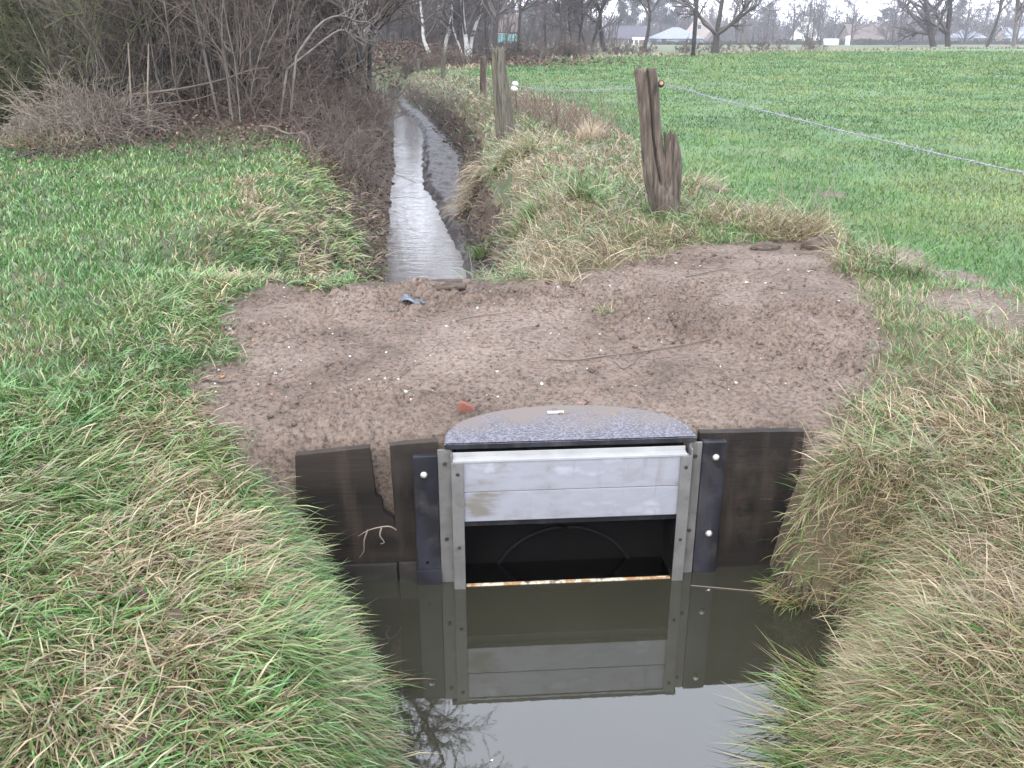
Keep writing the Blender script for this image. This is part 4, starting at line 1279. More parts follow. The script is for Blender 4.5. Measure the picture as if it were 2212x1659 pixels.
LV_BIG = [(16, 0.25, 0.97, 0.9, 0.34, 0.45, 7, 0.13, 0.03), (8, 0.15, 0.97, 0.75, 0.45, 0.5, 5, 0.15, 0.02), (7, 0.15, 0.97, 0.7, 0.5, 0.6, 4, 0.15, 0.0)]
thicket_tree('mossy_tree', 'stout grey tree trunk with a mossy base at the left of the thicket', [(262, 262), (250, 190), (245, 100), (238, 0)], 18.2, 0.13, 9, 241, M_BARK_MOSS, LV_BIG)
thicket_tree('grey_tree', 'pale grey leaning trunk standing among ivy left of the mossy trunk', [(176, 235), (172, 120), (165, 40), (160, 0)], 19.0, 0.10, 9, 242, M_BARK_PALE, LV_BIG)
thicket_tree('ivy_tree', 'dim greenish trunk at the far left of the thicket', [(75, 230), (72, 90), (66, 0)], 20.0, 0.12, 9, 243, M_BARK_MOSS, LV_BIG)
for i, (a, b, c, Y, r, lab) in enumerate(((772, 776, 768, 24.0, 0.085, 'darkest upright alder stem at the right end of the thicket'),
                                          (792, 800, 806, 24.6, 0.07, 'slim dark alder stem leaning right at the ditch bend'),
                                          (745, 740, 728, 24.2, 0.06, 'dark alder stem leaning left near the right end of the thicket'))):
    thicket_tree('alder_tree', lab, [(a, 190), (b, 80), (c, 0)], Y, r, 8, 250 + i, M_BARK_DARK, LV_BIG)
# tall tree whose crown reaches over the water (seen mirrored in the pool)
rg = np.random.default_rng(260)
P = smooth_line([(0, 0, -0.2), (0.1, 0, 5), (0.7, -0.4, 11), (1.6, -1.0, 16), (2.4, -1.6, 22)], 14)
lv = tree_parts(rg, P[None], taper_r(0.2, 0.04, 14), [(30, 0.45, 0.98, 1.0, 0.34, 0.45, 8, 0.12, 0.02), (11, 0.2, 0.97, 0.75, 0.42, 0.5, 5, 0.14, 0.0), (10, 0.15, 0.97, 0.7, 0.5, 0.6, 4, 0.14, 0.0)], 0.012)
tree_obj('overhanging_tree', 'tall bare tree behind the thicket with its crown mirrored in the pool', 'tree', lv, M_BARK_DARK, M_TWIG, loc=(-4.6, 20.5, hz(-4.6, 20.5)))
# two bare arching branches reaching right towards the ditch
for pts, lab, sd in (([(640, 120), (690, 52), (735, 34), (770, 46), (800, 50), (822, 74), (832, 92)], 'pale arching bare branch with upright side twigs, upper one over the ditch', 271),
                     ([(620, 150), (668, 112), (730, 66), (760, 74), (790, 86), (815, 90)], 'pale arching bare branch, lower one over the ditch bank', 272)):
    rg = np.random.default_rng(sd)
    P = smooth_line([at(a, b, 15.8 + 0.4 * i) for i, (a, b) in enumerate(pts)], 16)
    base = P[0].copy()
    P0 = np.vstack([[base[0] - 0.3, base[1] + 0.2, hz(base[0], base[1]) - 0.1], P])[None] - base
    lv = tree_parts(rg, P0, taper_r(0.022, 0.007, 17), [(13, 0.3, 0.98, 0.9, 0.20, 0.5, 5, 0.08, 0.1), (3, 0.2, 0.9, 0.7, 0.4, 0.6, 4, 0.1, 0.05)], 0.006)
    o = empty('bare_branch', tuple(base), lab, 'branch')
    v, q = tubes(*lv[0], 6); link('limb', mesh_np('limb', v, q), M_BARK_PALE, o)
    v, q = join_vq([tubes(*lv[1], 4), tubes(*lv[2], 3)]); link('twigs', mesh_np('twigs', v, q), M_BARK_PALE, o)
# fallen branches
for pts, Y0, Y1, r, lab in (([(290, 205), (400, 190), (480, 172), (540, 152), (582, 146)], 15.3, 16.2, 0.03, 'long fallen branch lying across the brown leaf heap'),
                            ([(255, 238), (330, 226), (420, 215), (470, 200)], 15.0, 15.6, 0.02, 'thin fallen branch just below the long one on the leaf heap'),
                            ([(560, 272), (590, 275), (620, 288), (660, 290), (672, 325)], 13.5, 12.6, 0.018, 'crooked bare stick arching over the brown ditch slope'),
                            ([(25, 345), (120, 318), (220, 310), (300, 296)], 12.6, 13.6, 0.012, 'thin dark stick lying in front of the bramble heap')):
    P = smooth_line([at(a, b, Y0 + (Y1 - Y0) * i / (len(pts) - 1)) for i, (a, b) in enumerate(pts)], 14)
    P[:, 2] = np.maximum(P[:, 2], Hs(P[:, 0], P[:, 1]) + 0.02)
    o = tube_obj('fallen_branch', P, np.linspace(r, r * 0.5, 14) * 0.8, M_TWIG if r > 0.012 else M_BARK_DARK)
    tag(o, lab, 'branch')
# upright dead stems in front
for pts, Y, lab in (([(283, 250), (281, 170), (277, 92)], 15.2, 'straight dry stem standing left of its twin before the mossy trunk'), ([(318, 225), (320, 150), (321, 95)], 15.2, 'straight dry stem standing right of its twin before the mossy trunk')):
    P = smooth_line([at(a, b, Y) for a, b in pts], 8); P[0, 2] = hz(P[0, 0], P[0, 1]) - 0.05
    o = tube_obj('dry_stem', P, np.linspace(0.016, 0.010, 8), M_CANE); tag(o, lab, 'stem')

# bramble heap
rg = np.random.default_rng(281)
bc = un(150, 322, -0.05)
o = empty('bramble_heap', (bc[0], bc[1] + 0.9, hz(bc[0], bc[1])), 'rounded heap of grey dry bramble canes at the left edge of the meadow', 'bramble heap')
n = 900
st = np.stack([rg.normal(0, 0.62, n), rg.normal(0.1, 0.40, n), np.full(n, -0.05)], 1)
hd = rg.uniform(0, 6.283, n)
Pc = grow(rg, st, np.stack([0.9 * np.cos(hd), 0.6 * np.sin(hd), rg.uniform(0.8, 2.2, n)], 1), rg.uniform(0.7, 1.75, n) * np.exp(-(st[:, 0] / 1.2) ** 2), 8, 0.22, -0.16)
Pc[:, :, 2] = np.maximum(Pc[:, :, 2], 0.02)
v, q = tubes(Pc, np.linspace(0.0065, 0.004, 8)[None].repeat(n, 0), 3); link('canes', mesh_np('canes', v, q), M_CANE, o)
C2, r2 = kids(rg, Pc, np.full((n, 8), 0.005), 3, 0.2, 0.95, 0.9, 0.3, 0.8, 4, 0.2, -0.02)
v, q = tubes(C2, np.maximum(r2, 0.0035), 3); link('twigs', mesh_np('twigs', v, q), M_CANE, o)
tuft('greenish dry grass growing through the front of the bramble heap', un(140, 318, -0.05), 900, 0.45, -1.6, 1.3, 0.5, [0.5, 0.62, 0.8, 0.95], 0.75, 282, w=0.009)

# dead leaves, bracken and twigs over the mounds and the left ditch slope
rg = np.random.default_rng(291)
n = 42000
y = 12.2 * (34 / 12.2) ** rg.random(n)
sl = rg.random(n) ** 0.8 * 5.2 + 0.15
x = np.interp(y, *ST_L) - sl
z = Hs(x, y)
k = (rg.random(n) < sst(12.2, 15.5, y + 1.9 * (vn(x * 0.9, y * 0.9, 6) - 0.5) + np.where(sl < 1.3, 0.5, -0.6))) & (z > WZ + 0.03)
x, y, z, sl = x[k], y[k], z[k], sl[k]
n = len(x)
c = np.stack([x, y, z + 0.01 + 0.30 * rg.random(n) ** 2.2 * sst(0.5, 1.6, sl)], 1)
nn = rg.normal(0, 1, (n, 3)); nn[:, 2] += 0.9; nn /= np.linalg.norm(nn, axis=1, keepdims=True)
a = np.cross(nn, rg.normal(0, 1, (n, 3))); a /= np.linalg.norm(a, axis=1, keepdims=True); b = np.cross(nn, a)
s = (0.018 + 0.03 * rg.random(n))[:, None] * np.maximum(1, y / 18)[:, None]
V = np.stack([c - a * s, c + b * s * 0.5, c + a * s, c - b * s * 0.5], 1)
me = mesh_np('dead_leaves', V.reshape(-1, 3), np.arange(n * 4).reshape(n, 4), smooth=False)
fattr(me, 'tint', np.repeat(np.clip(0.15 + 0.8 * fbm(x * 1.2, y * 1.2, 7, 3) + rg.normal(0, 0.18, n) - 0.12, 0, 1), 4)); fattr(me, 'vary', np.repeat(rg.random(n), 4))
tag(link('leaf_litter', me, M_LITTER), 'reddish brown dead leaves covering the ditch slope under the thicket', 'leaf litter', kind='stuff')
n = 5200
y = 12.6 * (32 / 12.6) ** rg.random(n); sl = rg.random(n) * 5.5 + 0.2; x = np.interp(y, *ST_L) - sl
k = rg.random(n) < sst(12.4, 15.5, y + 1.5 * (vn(x * 0.9, y * 0.9, 6) - 0.5) + np.where(sl < 1.3, 0.6, -0.4)); x, y, sl = x[k], y[k], sl[k]; n = len(x)
hd = rg.uniform(0, 6.283, n)
Pt = grow(rg, np.stack([x, y, Hs(x, y) + 0.02], 1), np.stack([np.cos(hd), np.sin(hd), rg.uniform(0.0, 1.1, n)], 1), rg.uniform(0.25, 1.0, n), 6, 0.2, -0.06)
Pt[:, :, 2] = np.maximum(Pt[:, :, 2], Hs(Pt[:, :, 0].ravel(), Pt[:, :, 1].ravel()).reshape(n, 6) + 0.01)
v, q = tubes(Pt, (rg.uniform(0.003, 0.008, n)[:, None] * np.linspace(1, 0.6, 6)[None]), 3)
tag(link('undergrowth', mesh_np('undergrowth', v, q), M_TWIG), 'tangle of thin dead twigs at the foot of the thicket', 'undergrowth', kind='stuff')
# reddish dry stalks standing between the posts
n = 420
x = rg.normal(0, 1, n); tpar = rg.random(n)
pa = un(1080, 235, 0); pb = un(1330, 290, 0)
X = pa[0] + (pb[0] - pa[0]) * tpar + rg.normal(0, 0.35, n); Y = pa[1] + (pb[1] - pa[1]) * tpar + rg.normal(0, 1.2, n)
hd = rg.uniform(0, 6.283, n)
Pt = grow(rg, np.stack([X, Y, Hs(X, Y)], 1), np.stack([0.5 * np.cos(hd), 0.5 * np.sin(hd), np.ones(n)], 1), rg.uniform(0.25, 0.75, n), 6, 0.14, -0.03)
v, q = tubes(Pt, np.full((n, 6), 0.0045), 3)
tag(link('dry_stalks', mesh_np('dry_stalks', v, q), mat('red_brown_stalk', [(0.11, 0.075, 0.058), (0.17, 0.12, 0.095)], 2, 0.85)), 'reddish brown dry stalks standing between the two old posts', 'dry stalks', kind='stuff')
n = 26
X = un(1700, 470, 0)[0] + rg.normal(0, 0.35, n); Y = un(1700, 470, 0)[1] + rg.normal(0, 0.3, n); hd = rg.uniform(0, 6.283, n)
Pt = grow(rg, np.stack([X, Y, Hs(X, Y)], 1), np.stack([0.5 * np.cos(hd), 0.5 * np.sin(hd), np.ones(n)], 1), rg.uniform(0.25, 0.6, n), 6, 0.1, -0.02)
v, q = tubes(Pt, np.full((n, 6), 0.003), 3)
tag(link('weed_stalks', mesh_np('weed_stalks', v, q), M_CANE), 'thin dead weed stalks rising from the straw right of the forked post', 'weed stalks', kind='stuff')
#--NEXT--
# ------------------------------------------------------------------ old fence posts, insulators, wire


def ring_post(ctr, rx, ry, seed, crack=None, n=84, K=60, rough=0.09, top_jag=0.05):
    """weathered post: rings along a bent axis, grooves along the grain; crack=(angle, width, t0, t1, depth)"""
    rng = np.random.default_rng(seed)
    C = smooth_line(ctr, K)
    s = np.linspace(0, 1, K)
    RX = np.interp(s, np.linspace(0, 1, len(rx)), rx); RY = np.interp(s, np.linspace(0, 1, len(ry)), ry)
    a = np.linspace(0, 2 * math.pi, n, endpoint=False)
    A, S = np.meshgrid(a, s)
    grain = fbm(A * 3.2 + seed, S * 2.2, seed, 4) - 0.5
    lump = fbm(A * 1.2 + 5 * seed, S * 7, seed + 5, 3) - 0.5
    f = 1 + rough * 3.2 * grain + rough * 1.6 * lump
    f[:, -1] = f[:, 0] * 0.5 + f[:, -2] * 0.5
    if crack:
        ca, cw, t0, t1, dp = crack
        wob = ca + 0.25 * (fbm(S * 5, S * 0, seed + 9, 2) - 0.5)
        f *= 1 - dp * np.exp(-(((A - wob + math.pi) % (2 * math.pi) - math.pi) / cw) ** 2) * sst(t0 - 0.05, t0 + 0.05, S) * sst(t1 + 0.05, t1 - 0.05, S)
    V = np.stack([C[:, None, 0] + RX[:, None] * f * np.cos(A), C[:, None, 1] + RY[:, None] * f * np.sin(A), C[:, None, 2] + 0 * A], 2)
    jag = top_jag * (fbm(a * 2.2, a * 0 + seed, seed + 3, 3) - 0.45) * 2.4
    for k, wgt in ((K - 1, 1.0), (K - 2, 0.75), (K - 3, 0.45), (K - 4, 0.2)):
        V[k, :, 2] += jag * wgt
    V = V.reshape(-1, 3)
    cap = V[-n:].mean(0) - np.array([0, 0, top_jag * 0.9])
    V = np.vstack([V, cap])
    idx = np.arange(n * K).reshape(K, n)
    q = np.stack([idx[:-1], np.roll(idx[:-1], -1, 1), np.roll(idx[1:], -1, 1), idx[1:]], -1).reshape(-1, 4)
    tr = np.stack([idx[-1], np.roll(idx[-1], -1), np.full(n, n * K)], -1)
    return V, q, tr


def wood_mat(name, a, b, c, dark):
    m = bpy.data.materials.new(name)
    nt, bs = nodes_of(m)
    g = noise(nt, 16, 7, stretch=(2.2, 2.2, 0.16), rough=0.65)
    c1 = ramp(nt, g, [(0.34, dark), (0.45, a), (0.57, b), (0.7, c)])
    nt.links.new(c1, bs.inputs['Base Color']); bs.inputs['Roughness'].default_value = 0.85
    bp = nt.nodes.new('ShaderNodeBump'); bp.inputs['Strength'].default_value = 1.0; bp.inputs['Distance'].default_value = 0.025
    nt.links.new(g, bp.inputs['Height']); nt.links.new(bp.outputs[0], bs.inputs['Normal'])
    return m


M_POST = wood_mat('weathered_post', (0.060, 0.044, 0.033), (0.10, 0.077, 0.058), (0.175, 0.135, 0.098), (0.010, 0.007, 0.005))
M_POSTM = wood_mat('mossy_post', (0.07, 0.06, 0.048), (0.11, 0.10, 0.072), (0.12, 0.125, 0.055), (0.014, 0.011, 0.009))


def join_vqt(parts):
    V, Q, T = [], [], []; off = 0
    for v, q, t in parts:
        V.append(v); Q.append(q + off); T.append(t + off); off += len(v)
    return np.concatenate(V), np.concatenate(Q), np.concatenate(T)


YF = un(1437, 462, -0.03)[1]
sc_ = 1 / 900 / KD * (YF * CP + 1.0)          # metres per photo pixel (2212 wide) near the forked post
sc_ = KD * (YF * CP + 0.5) / 900
A = lambda a, b, Y=YF: at(a, b, Y)
mainp = [A(1438, 480), A(1432, 430), A(1418, 385), A(1410, 330), A(1405, 270), A(1401, 210), A(1394, 150)]
p1 = ring_post(mainp, np.array([32, 33, 28, 24, 22, 23, 23]) * sc_, np.array([28, 28, 24, 22, 20, 20, 19]) * sc_, 3, crack=(-math.pi / 2 + 0.2, 0.13, 0.30, 1.0, 0.85), rough=0.05, top_jag=0.03)
stub = [A(1438, 470), A(1445, 430), A(1450, 380), A(1453, 335), A(1447, 290)]
p2 = ring_post(stub, np.array([22, 24, 22, 19, 13]) * sc_, np.array([18, 20, 17, 14, 10]) * sc_, 8, crack=(-math.pi / 2 - 0.3, 0.3, 0.2, 0.9, 0.4), K=30, n=60, rough=0.06)
post = empty('fence_post', tuple(mainp[0]), 'weathered forked wooden post split down the middle, in straw at the field corner', 'fence post')
v, q, t = join_vqt([p1, p2])
link('post_body', mesh_np('post_body', v - np.array(mainp[0]), q, t), M_POST, post)


def insulator(parent, p, base, kind, r):
    """round insulator at p, carried by an iron bracket from the post at base; coordinates relative to parent"""
    o0 = np.array(parent.location)
    pts = np.array([base, base * 0.5 + p * 0.5 + np.array([0, -0.02, -0.01]), p]) - o0
    br = tube_obj('bracket', smooth_line(pts, 8), 0.006, M_IRON, parent)
    b = MB()
    if kind == 'bell':
        Mx = Matrix.Translation(Vector(p - o0)) @ Matrix.Rotation(R(12), 4, 'Y')
        b.lathe([(r * 0.85, -r * 1.3), (r * 1.05, -r * 0.9), (r * 1.0, -r * 0.35), (r * 0.55, -r * 0.12), (r * 0.55, 0.1 * r), (r * 0.95, 0.28 * r), (r * 0.9, 0.75 * r), (r * 0.55, 1.15 * r), (r * 0.12, 1.3 * r)], Mx, 18)
        b.build('insulator', M_CERAMIC, parent, smooth=True)
    else:
        Mx = Matrix.Translation(Vector(p - o0)) @ Matrix.Rotation(math.pi / 2 - 0.25, 4, 'X')
        b.lathe([(r * 0.6, -r * 0.9), (r, -r * 0.7), (r, -r * 0.25), (r * 0.62, -r * 0.15), (r * 0.62, r * 0.15), (r, r * 0.25), (r, r * 0.7), (r * 0.62, r * 0.9)], Mx, 16)
        ins = b.build('insulator', M_IRON, parent, smooth=True)
        b = MB(); b.lathe([(r * 0.55, r * 0.9), (r * 0.5, r * 1.02), (r * 0.2, r * 1.04)], Mx, 12); b.build('plug', M_ORANGE, ins)


IF = A(1428, 181); insulator(post, IF, A(1410, 186), 'spool', 0.032)
# leaning post with bell insulator
Y2 = un(1085, 296, -0.03)[1]; s2 = KD * (Y2 * CP + 0.6) / 900
B2 = lambda a, b: at(a, b, Y2)
axis2 = [B2(1094, 305), B2(1090, 270), B2(1086, 230), B2(1082, 190), B2(1078, 150), B2(1076, 106)]
post2 = empty('fence_post', tuple(axis2[0]), 'thick mossy leaning post with a white bell insulator on the right bank', 'fence post')
v, q, t = ring_post(axis2, np.array([21, 20, 19, 18, 16, 13]) * s2, np.array([19, 18, 17, 16, 14, 11]) * s2, 5, crack=(-math.pi / 2 - 0.75, 0.35, 0.1, 0.95, 0.35), rough=0.06)
link('post_body', mesh_np('post_body', v - np.array(axis2[0]), q, t), M_POSTM, post2)
IW = B2(1112, 186); insulator(post2, IW, B2(1092, 190), 'bell', 0.062)
dw = tube_obj('hanging_wire', smooth_line([IW + [0.0, 0, -0.08], IW + [0.03, 0, -0.35], IW + [-0.02, 0, -0.7], IW + [-0.05, 0.05, -1.0]], 10) - np.array(axis2[0]), 0.006, M_IRON, post2)
# slim posts farther along the ditch
for (a, b0, b1, w, lab, mm) in ((1043, 206, 122, 7, 'slim grey post just left of the thick leaning post', M_POST), (957, 165, 112, 5, 'thin mossy post before the birches near the ditch bend', M_POSTM), (903, 152, 128, 3.5, 'short thin stake nearest the ditch bend', M_POSTM)):
    Yp = un(a, b0, 0)[1]; sp = KD * (Yp * CP + 0.6) / 900
    ax = [at(a, b0 + 4, Yp), at(a + 0.5, (b0 + b1) / 2, Yp), at(a + 1, b1, Yp)]
    v, q, t = ring_post(ax, np.array([w, w, w * 0.9]) * sp, np.array([w, w, w]) * sp, int(a), rough=0.05, n=14, K=20, top_jag=0.02)
    o = link('fence_post', mesh_np('fence_post', v - ax[0], q, t), mm); o.location = ax[0]; tag(o, lab, 'fence post')


def barbed_wire(label, p0, p1, sag, seed):
    rng = np.random.default_rng(seed)
    Ln = np.linalg.norm(p1 - p0); n = int(Ln / 0.012)
    s = np.linspace(0, 1, n)
    C = p0[None] + (p1 - p0)[None] * s[:, None]; C[:, 2] -= sag * 4 * s * (1 - s)
    C[:, 2] += 0.010 * (fbm(s * Ln * 3, s * 0, seed, 2) - 0.5)
    d = (p1 - p0) / Ln; u = np.cross(d, [0, 0, 1]); u /= np.linalg.norm(u); w = np.cross(u, d)
    ph = s * Ln / 0.085 * 2 * math.pi
    parts = []
    for k in (0, math.pi):
        off = u[None] * np.cos(ph + k)[:, None] + w[None] * np.sin(ph + k)[:, None]
        parts.append(tubes((C + 0.0030 * off)[None], np.full((1, n), 0.0023), 5))
    o = empty('barbed_wire', tuple(p0), label, 'barbed wire')
    v, q = join_vq(parts); link('strand', mesh_np('strand', v - p0, q), M_WIRE, o)
    bp = []
    for t in np.arange(0.10, Ln - 0.02, 0.115):
        c = C[min(n - 1, int(t / Ln * n))]
        for k in range(2):
            a = rng.uniform(0, 6.283); dv = u * math.cos(a) + w * math.sin(a) + d * rng.normal(0, 0.25)
            bp.append(np.stack([c - dv * 0.02, c - dv * 0.005 + d * 0.004, c + dv * 0.005 - d * 0.004, c + dv * 0.02]))
    v, q = tubes(np.array(bp), np.full((len(bp), 4), 0.0022), 4); bo = link('barbs', mesh_np('barbs', v - p0, q), M_WIRE, o)
    return o


far_end = at(2212, 363, 4.1)
ext = IF + (far_end - IF) * 1.35
barbed_wire('barbed wire running from the forked post towards the right foreground over the field', IF + np.array([0.03, -0.02, 0]), ext, 0.03, 5)
barbed_wire('barbed wire strung between the leaning mossy post and the forked post', IW + np.array([0.05, 0, 0]), A(1386, 189, YF + 0.16), 0.05, 6)

# ------------------------------------------------------------------ loose things on the dirt


def rock(seed, pts=18, sub=1, sq=(1, 0.8, 0.6), angular=False):
    rng = np.random.default_rng(seed)
    t = bmesh.new()
    for i in range(pts):
        d = rng.normal(0, 1, 3); d /= np.linalg.norm(d)
        t.verts.new(d * np.array(sq) * rng.uniform(0.85, 1.05))
    r = bmesh.ops.convex_hull(t, input=t.verts)
    bmesh.ops.delete(t, geom=[g for g in r['geom_interior'] if isinstance(g, bmesh.types.BMVert)], context='VERTS')
    if not angular:
        bmesh.ops.bevel(t, geom=list(t.edges), offset=0.12, segments=2, affect='EDGES')
    me = bpy.data.meshes.new('rock'); t.to_mesh(me); t.free()
    if not angular:
        me.polygons.foreach_set('use_smooth', np.ones(len(me.polygons), bool))
    return me


rg = np.random.default_rng(401)


def rand_on_dirt(rng):
    while True:
        a, b = rng.uniform(395, 1900), rng.uniform(525, 985)
        p = un(a, b, -0.13)
        if dirt_in(p[:1], p[1:2])[0] and not in_gate(p[:1], p[1:2], 0.03)[0]:
            return p


peb = [rock(500 + i, 22, sq=(1, 0.8, 0.62)) for i in range(5)]
for m_ in peb: m_.materials.append(M_PEBBLE)
for i in range(150):
    p = rand_on_dirt(rg)
    o = link('pebble', peb[i % 5]); s = float(np.clip(rg.lognormal(math.log(0.0078), 0.4), 0.0045, 0.018))
    o.location = (p[0], p[1], hz(p[0], p[1]) + s * 0.25); o.scale = (s, s, s); o.rotation_euler = (rg.normal(0, 0.3), rg.normal(0, 0.3), rg.uniform(0, 6.28))
    tag(o, 'small white pebble lying on the brown dirt crossing', 'pebble', 'white pebbles on the dirt crossing')
chp = [rock(520 + i, 12, angular=True, sq=(1, 0.7, 0.55)) for i in range(4)]
for m_ in chp: m_.materials.append(M_CHIP)
for i in range(42):
    p = rand_on_dirt(rg)
    if p[1] > 5.6 and rg.random() < 0.7: p = rand_on_dirt(rg)
    o = link('brick_chip', chp[i % 4]); s = float(np.clip(rg.lognormal(math.log(0.010), 0.4), 0.006, 0.028))
    o.location = (p[0], p[1], hz(p[0], p[1]) + s * 0.25); o.scale = (s, s, s); o.rotation_euler = (rg.normal(0, 0.3), rg.normal(0, 0.3), rg.uniform(0, 6.28))
    tag(o, 'small orange brick chip lying on the brown dirt crossing', 'brick chip', 'orange brick chips on the dirt crossing')
# soil crumbs and clods
n = 9000
X = rg.uniform(-2.3, 3.0, n * 2); Yc = rg.uniform(4.0, 7.8, n * 2)
k = dirt_in(X, Yc) & ~in_gate(X, Yc, -0.02) & (rg.random(n * 2) < 0.25 + 0.9 * sst(0.42, 0.62, fbm(X * 0.9, Yc * 1.6, 51, 3)) + 0.4 * sst(5.2, 4.6, Yc))
X, Yc = X[k][:n], Yc[k][:n]; n = len(X)
oc = np.array([[1, 0, 0], [-1, 0, 0], [0, 1, 0], [0, -1, 0], [0, 0, 1], [0, 0, -1]], float)
of = np.array([[0, 2, 4], [2, 1, 4], [1, 3, 4], [3, 0, 4], [2, 0, 5], [1, 2, 5], [3, 1, 5], [0, 3, 5]])
s = np.clip(rg.lognormal(math.log(0.0042), 0.6, n), 0.002, 0.028)
V = oc[None] * s[:, None, None] * rg.uniform(0.6, 1.3, (n, 6, 3)) + rg.normal(0, 0.25, (n, 6, 3)) * s[:, None, None] + np.stack([X, Yc, Hs(X, Yc) + s * 0.3], 1)[:, None]
tag(link('gravel', mesh_np('gravel', V.reshape(-1, 3), tris=(of[None] + 6 * np.arange(n)[:, None, None]).reshape(-1, 3)), M_DIRT), 'brown soil crumbs and clods strewn over the dirt crossing', 'soil crumbs', kind='stuff')
n = 520
X = rg.uniform(-2.2, 2.9, n * 2); Yc = rg.uniform(4.05, 7.6, n * 2); k = dirt_in(X, Yc) & ~in_gate(X, Yc, 0.02); X, Yc = X[k][:n], Yc[k][:n]; n = len(X)
hd = rg.uniform(0, 6.283, n); Ln = rg.uniform(0.02, 0.16, n)
tt = np.linspace(0, 1, 5)
PX = X[:, None] + np.cos(hd)[:, None] * Ln[:, None] * tt; PY = Yc[:, None] + np.sin(hd)[:, None] * Ln[:, None] * tt + rg.normal(0, 0.004, (n, 5))
PZ = Hs(PX.ravel(), PY.ravel()).reshape(n, 5) + 0.004
v, q = tubes(np.stack([PX, PY, PZ], 2), rg.uniform(0.0008, 0.0022, n)[:, None].repeat(5, 1), 3)
tag(link('straw_litter', mesh_np('straw_litter', v, q), mat('twig_litter', [(0.05, 0.035, 0.028), (0.17, 0.13, 0.10)], 1.5, 0.85)), 'bits of straw and broken twig scattered over the dirt crossing', 'straw litter', kind='stuff')


def on_dirt(me, name, label, cat, d, s, rz=0.0, m=None, sink=0.3, z=-0.12):
    p = un(*d, z)
    o = link(name, me, m); o.location = (p[0], p[1], hz(p[0], p[1]) + s[2] * sink); o.scale = s; o.rotation_euler = (0, 0, rz)
    return tag(o, label, cat)


t = bmesh.new()
for c in ((-1, -0.6, -0.7), (1.05, -0.55, -0.7), (1.0, 0.6, -0.7), (-0.95, 0.6, -0.7), (-0.95, -0.35, 0.75), (-0.5, -0.6, 0.9), (-0.75, 0.5, 0.85), (0.5, -0.5, 0.2), (0.95, 0.3, -0.2), (0.2, 0.55, 0.5), (-0.1, -0.62, 0.62)):
    t.verts.new(c)
bmesh.ops.convex_hull(t, input=t.verts)
bmesh.ops.bevel(t, geom=list(t.edges), offset=0.06, segments=2, affect='EDGES')
bk = bpy.data.meshes.new('brick_fragment'); t.to_mesh(bk); t.free()
on_dirt(bk, 'brick_fragment', 'broken red brick corner on the dirt behind the chamber lid', 'brick', (1007, 848), (0.048, 0.045, 0.036), 0.15, M_BRICK, 0.5)
on_dirt(rock(540, 26, sq=(1, 0.8, 0.6)), 'stone', 'rounded brown stone half sunk in the dirt behind the lid', 'stone', (1256, 840), (0.042, 0.036, 0.034), 0.2, M_STONE, 0.25)
on_dirt(rock(541, 26, sq=(1, 0.8, 0.6)), 'stone', 'pale oval stone on the dirt above the right timber board', 'stone', (1978, 1022 - 0) if False else (1707, 882), (0.026, 0.02, 0.018), 0.2, M_PEBBLE, 0.25)
on_dirt(rock(542, 26, sq=(1, 0.8, 0.6)), 'stone', 'largest orange chunk at the back left corner of the dirt', 'stone', (683, 627), (0.030, 0.024, 0.022), 0.6, M_BRICK, 0.4)
on_dirt(rock(543, 26, sq=(1, 0.8, 0.6)), 'stone', 'orange chunk beside the dark soil clod at the ditch end', 'stone', (905, 630), (0.030, 0.024, 0.022), 0.6, M_BRICK, 0.4)
# clods and torn roots on the raw ditch sides
n = 9000
Yc = 7.2 * (26 / 7.2) ** rg.random(n); sd = rg.random(n) < 0.5
X = np.where(sd, np.interp(Yc, *ST_L) - rg.random(n) * 1.1 + 0.05, np.interp(Yc, *MU_R) + rg.random(n) * 0.6 - 0.1)
Z = Hs(X, Yc); k = (Z < -0.35) & (Z > WZ); X, Yc, Z = X[k], Yc[k], Z[k]; n = len(X)
s = np.clip(rg.lognormal(math.log(0.016), 0.5, n), 0.006, 0.05)
V = oc[None] * s[:, None, None] * rg.uniform(0.6, 1.3, (n, 6, 3)) + rg.normal(0, 0.25, (n, 6, 3)) * s[:, None, None] + np.stack([X, Yc, Z + s * 0.2], 1)[:, None]
tag(link('bank_rubble', mesh_np('bank_rubble', V.reshape(-1, 3), tris=(of[None] + 6 * np.arange(n)[:, None, None]).reshape(-1, 3)), M_SOIL), 'crumbled dark soil on the raw sides of the ditch', 'soil crumbs', kind='stuff')
# crumpled plastic scrap
g = np.linspace(-1, 1, 22); a, b = np.meshgrid(g, g)
hh = 0.32 * fbm(a * 1.6 + 3, b * 1.6, 61, 4) + 0.25 * np.exp(-((a + 0.4) / 0.4) ** 2) - 0.12 * (a ** 2)
k = ((a * 1.0) ** 2 + (b * 1.25) ** 2 < 0.75 + 0.5 * (fbm(a * 2, b * 2, 62, 2) - 0.5))
idx = np.arange(a.size).reshape(a.shape); kk = k[:-1, :-1] & k[1:, 1:]
qd = np.stack([idx[:-1, :-1], idx[:-1, 1:], idx[1:, 1:], idx[1:, :-1]], -1)[kk]; us, inv = np.unique(qd, return_inverse=True)
me = mesh_np('plastic_scrap', np.stack([a.ravel(), b.ravel(), hh.ravel()], 1)[us], inv.reshape(-1, 4))
o = on_dirt(me, 'plastic_scrap', 'crumpled blue-grey plastic scrap on the dirt near the stream', 'plastic scrap', (893, 655), (0.125, 0.09, 0.14), 0.15, M_RAG, 0.0)
sm = o.modifiers.new('thickness', 'SOLIDIFY'); sm.thickness = 0.015

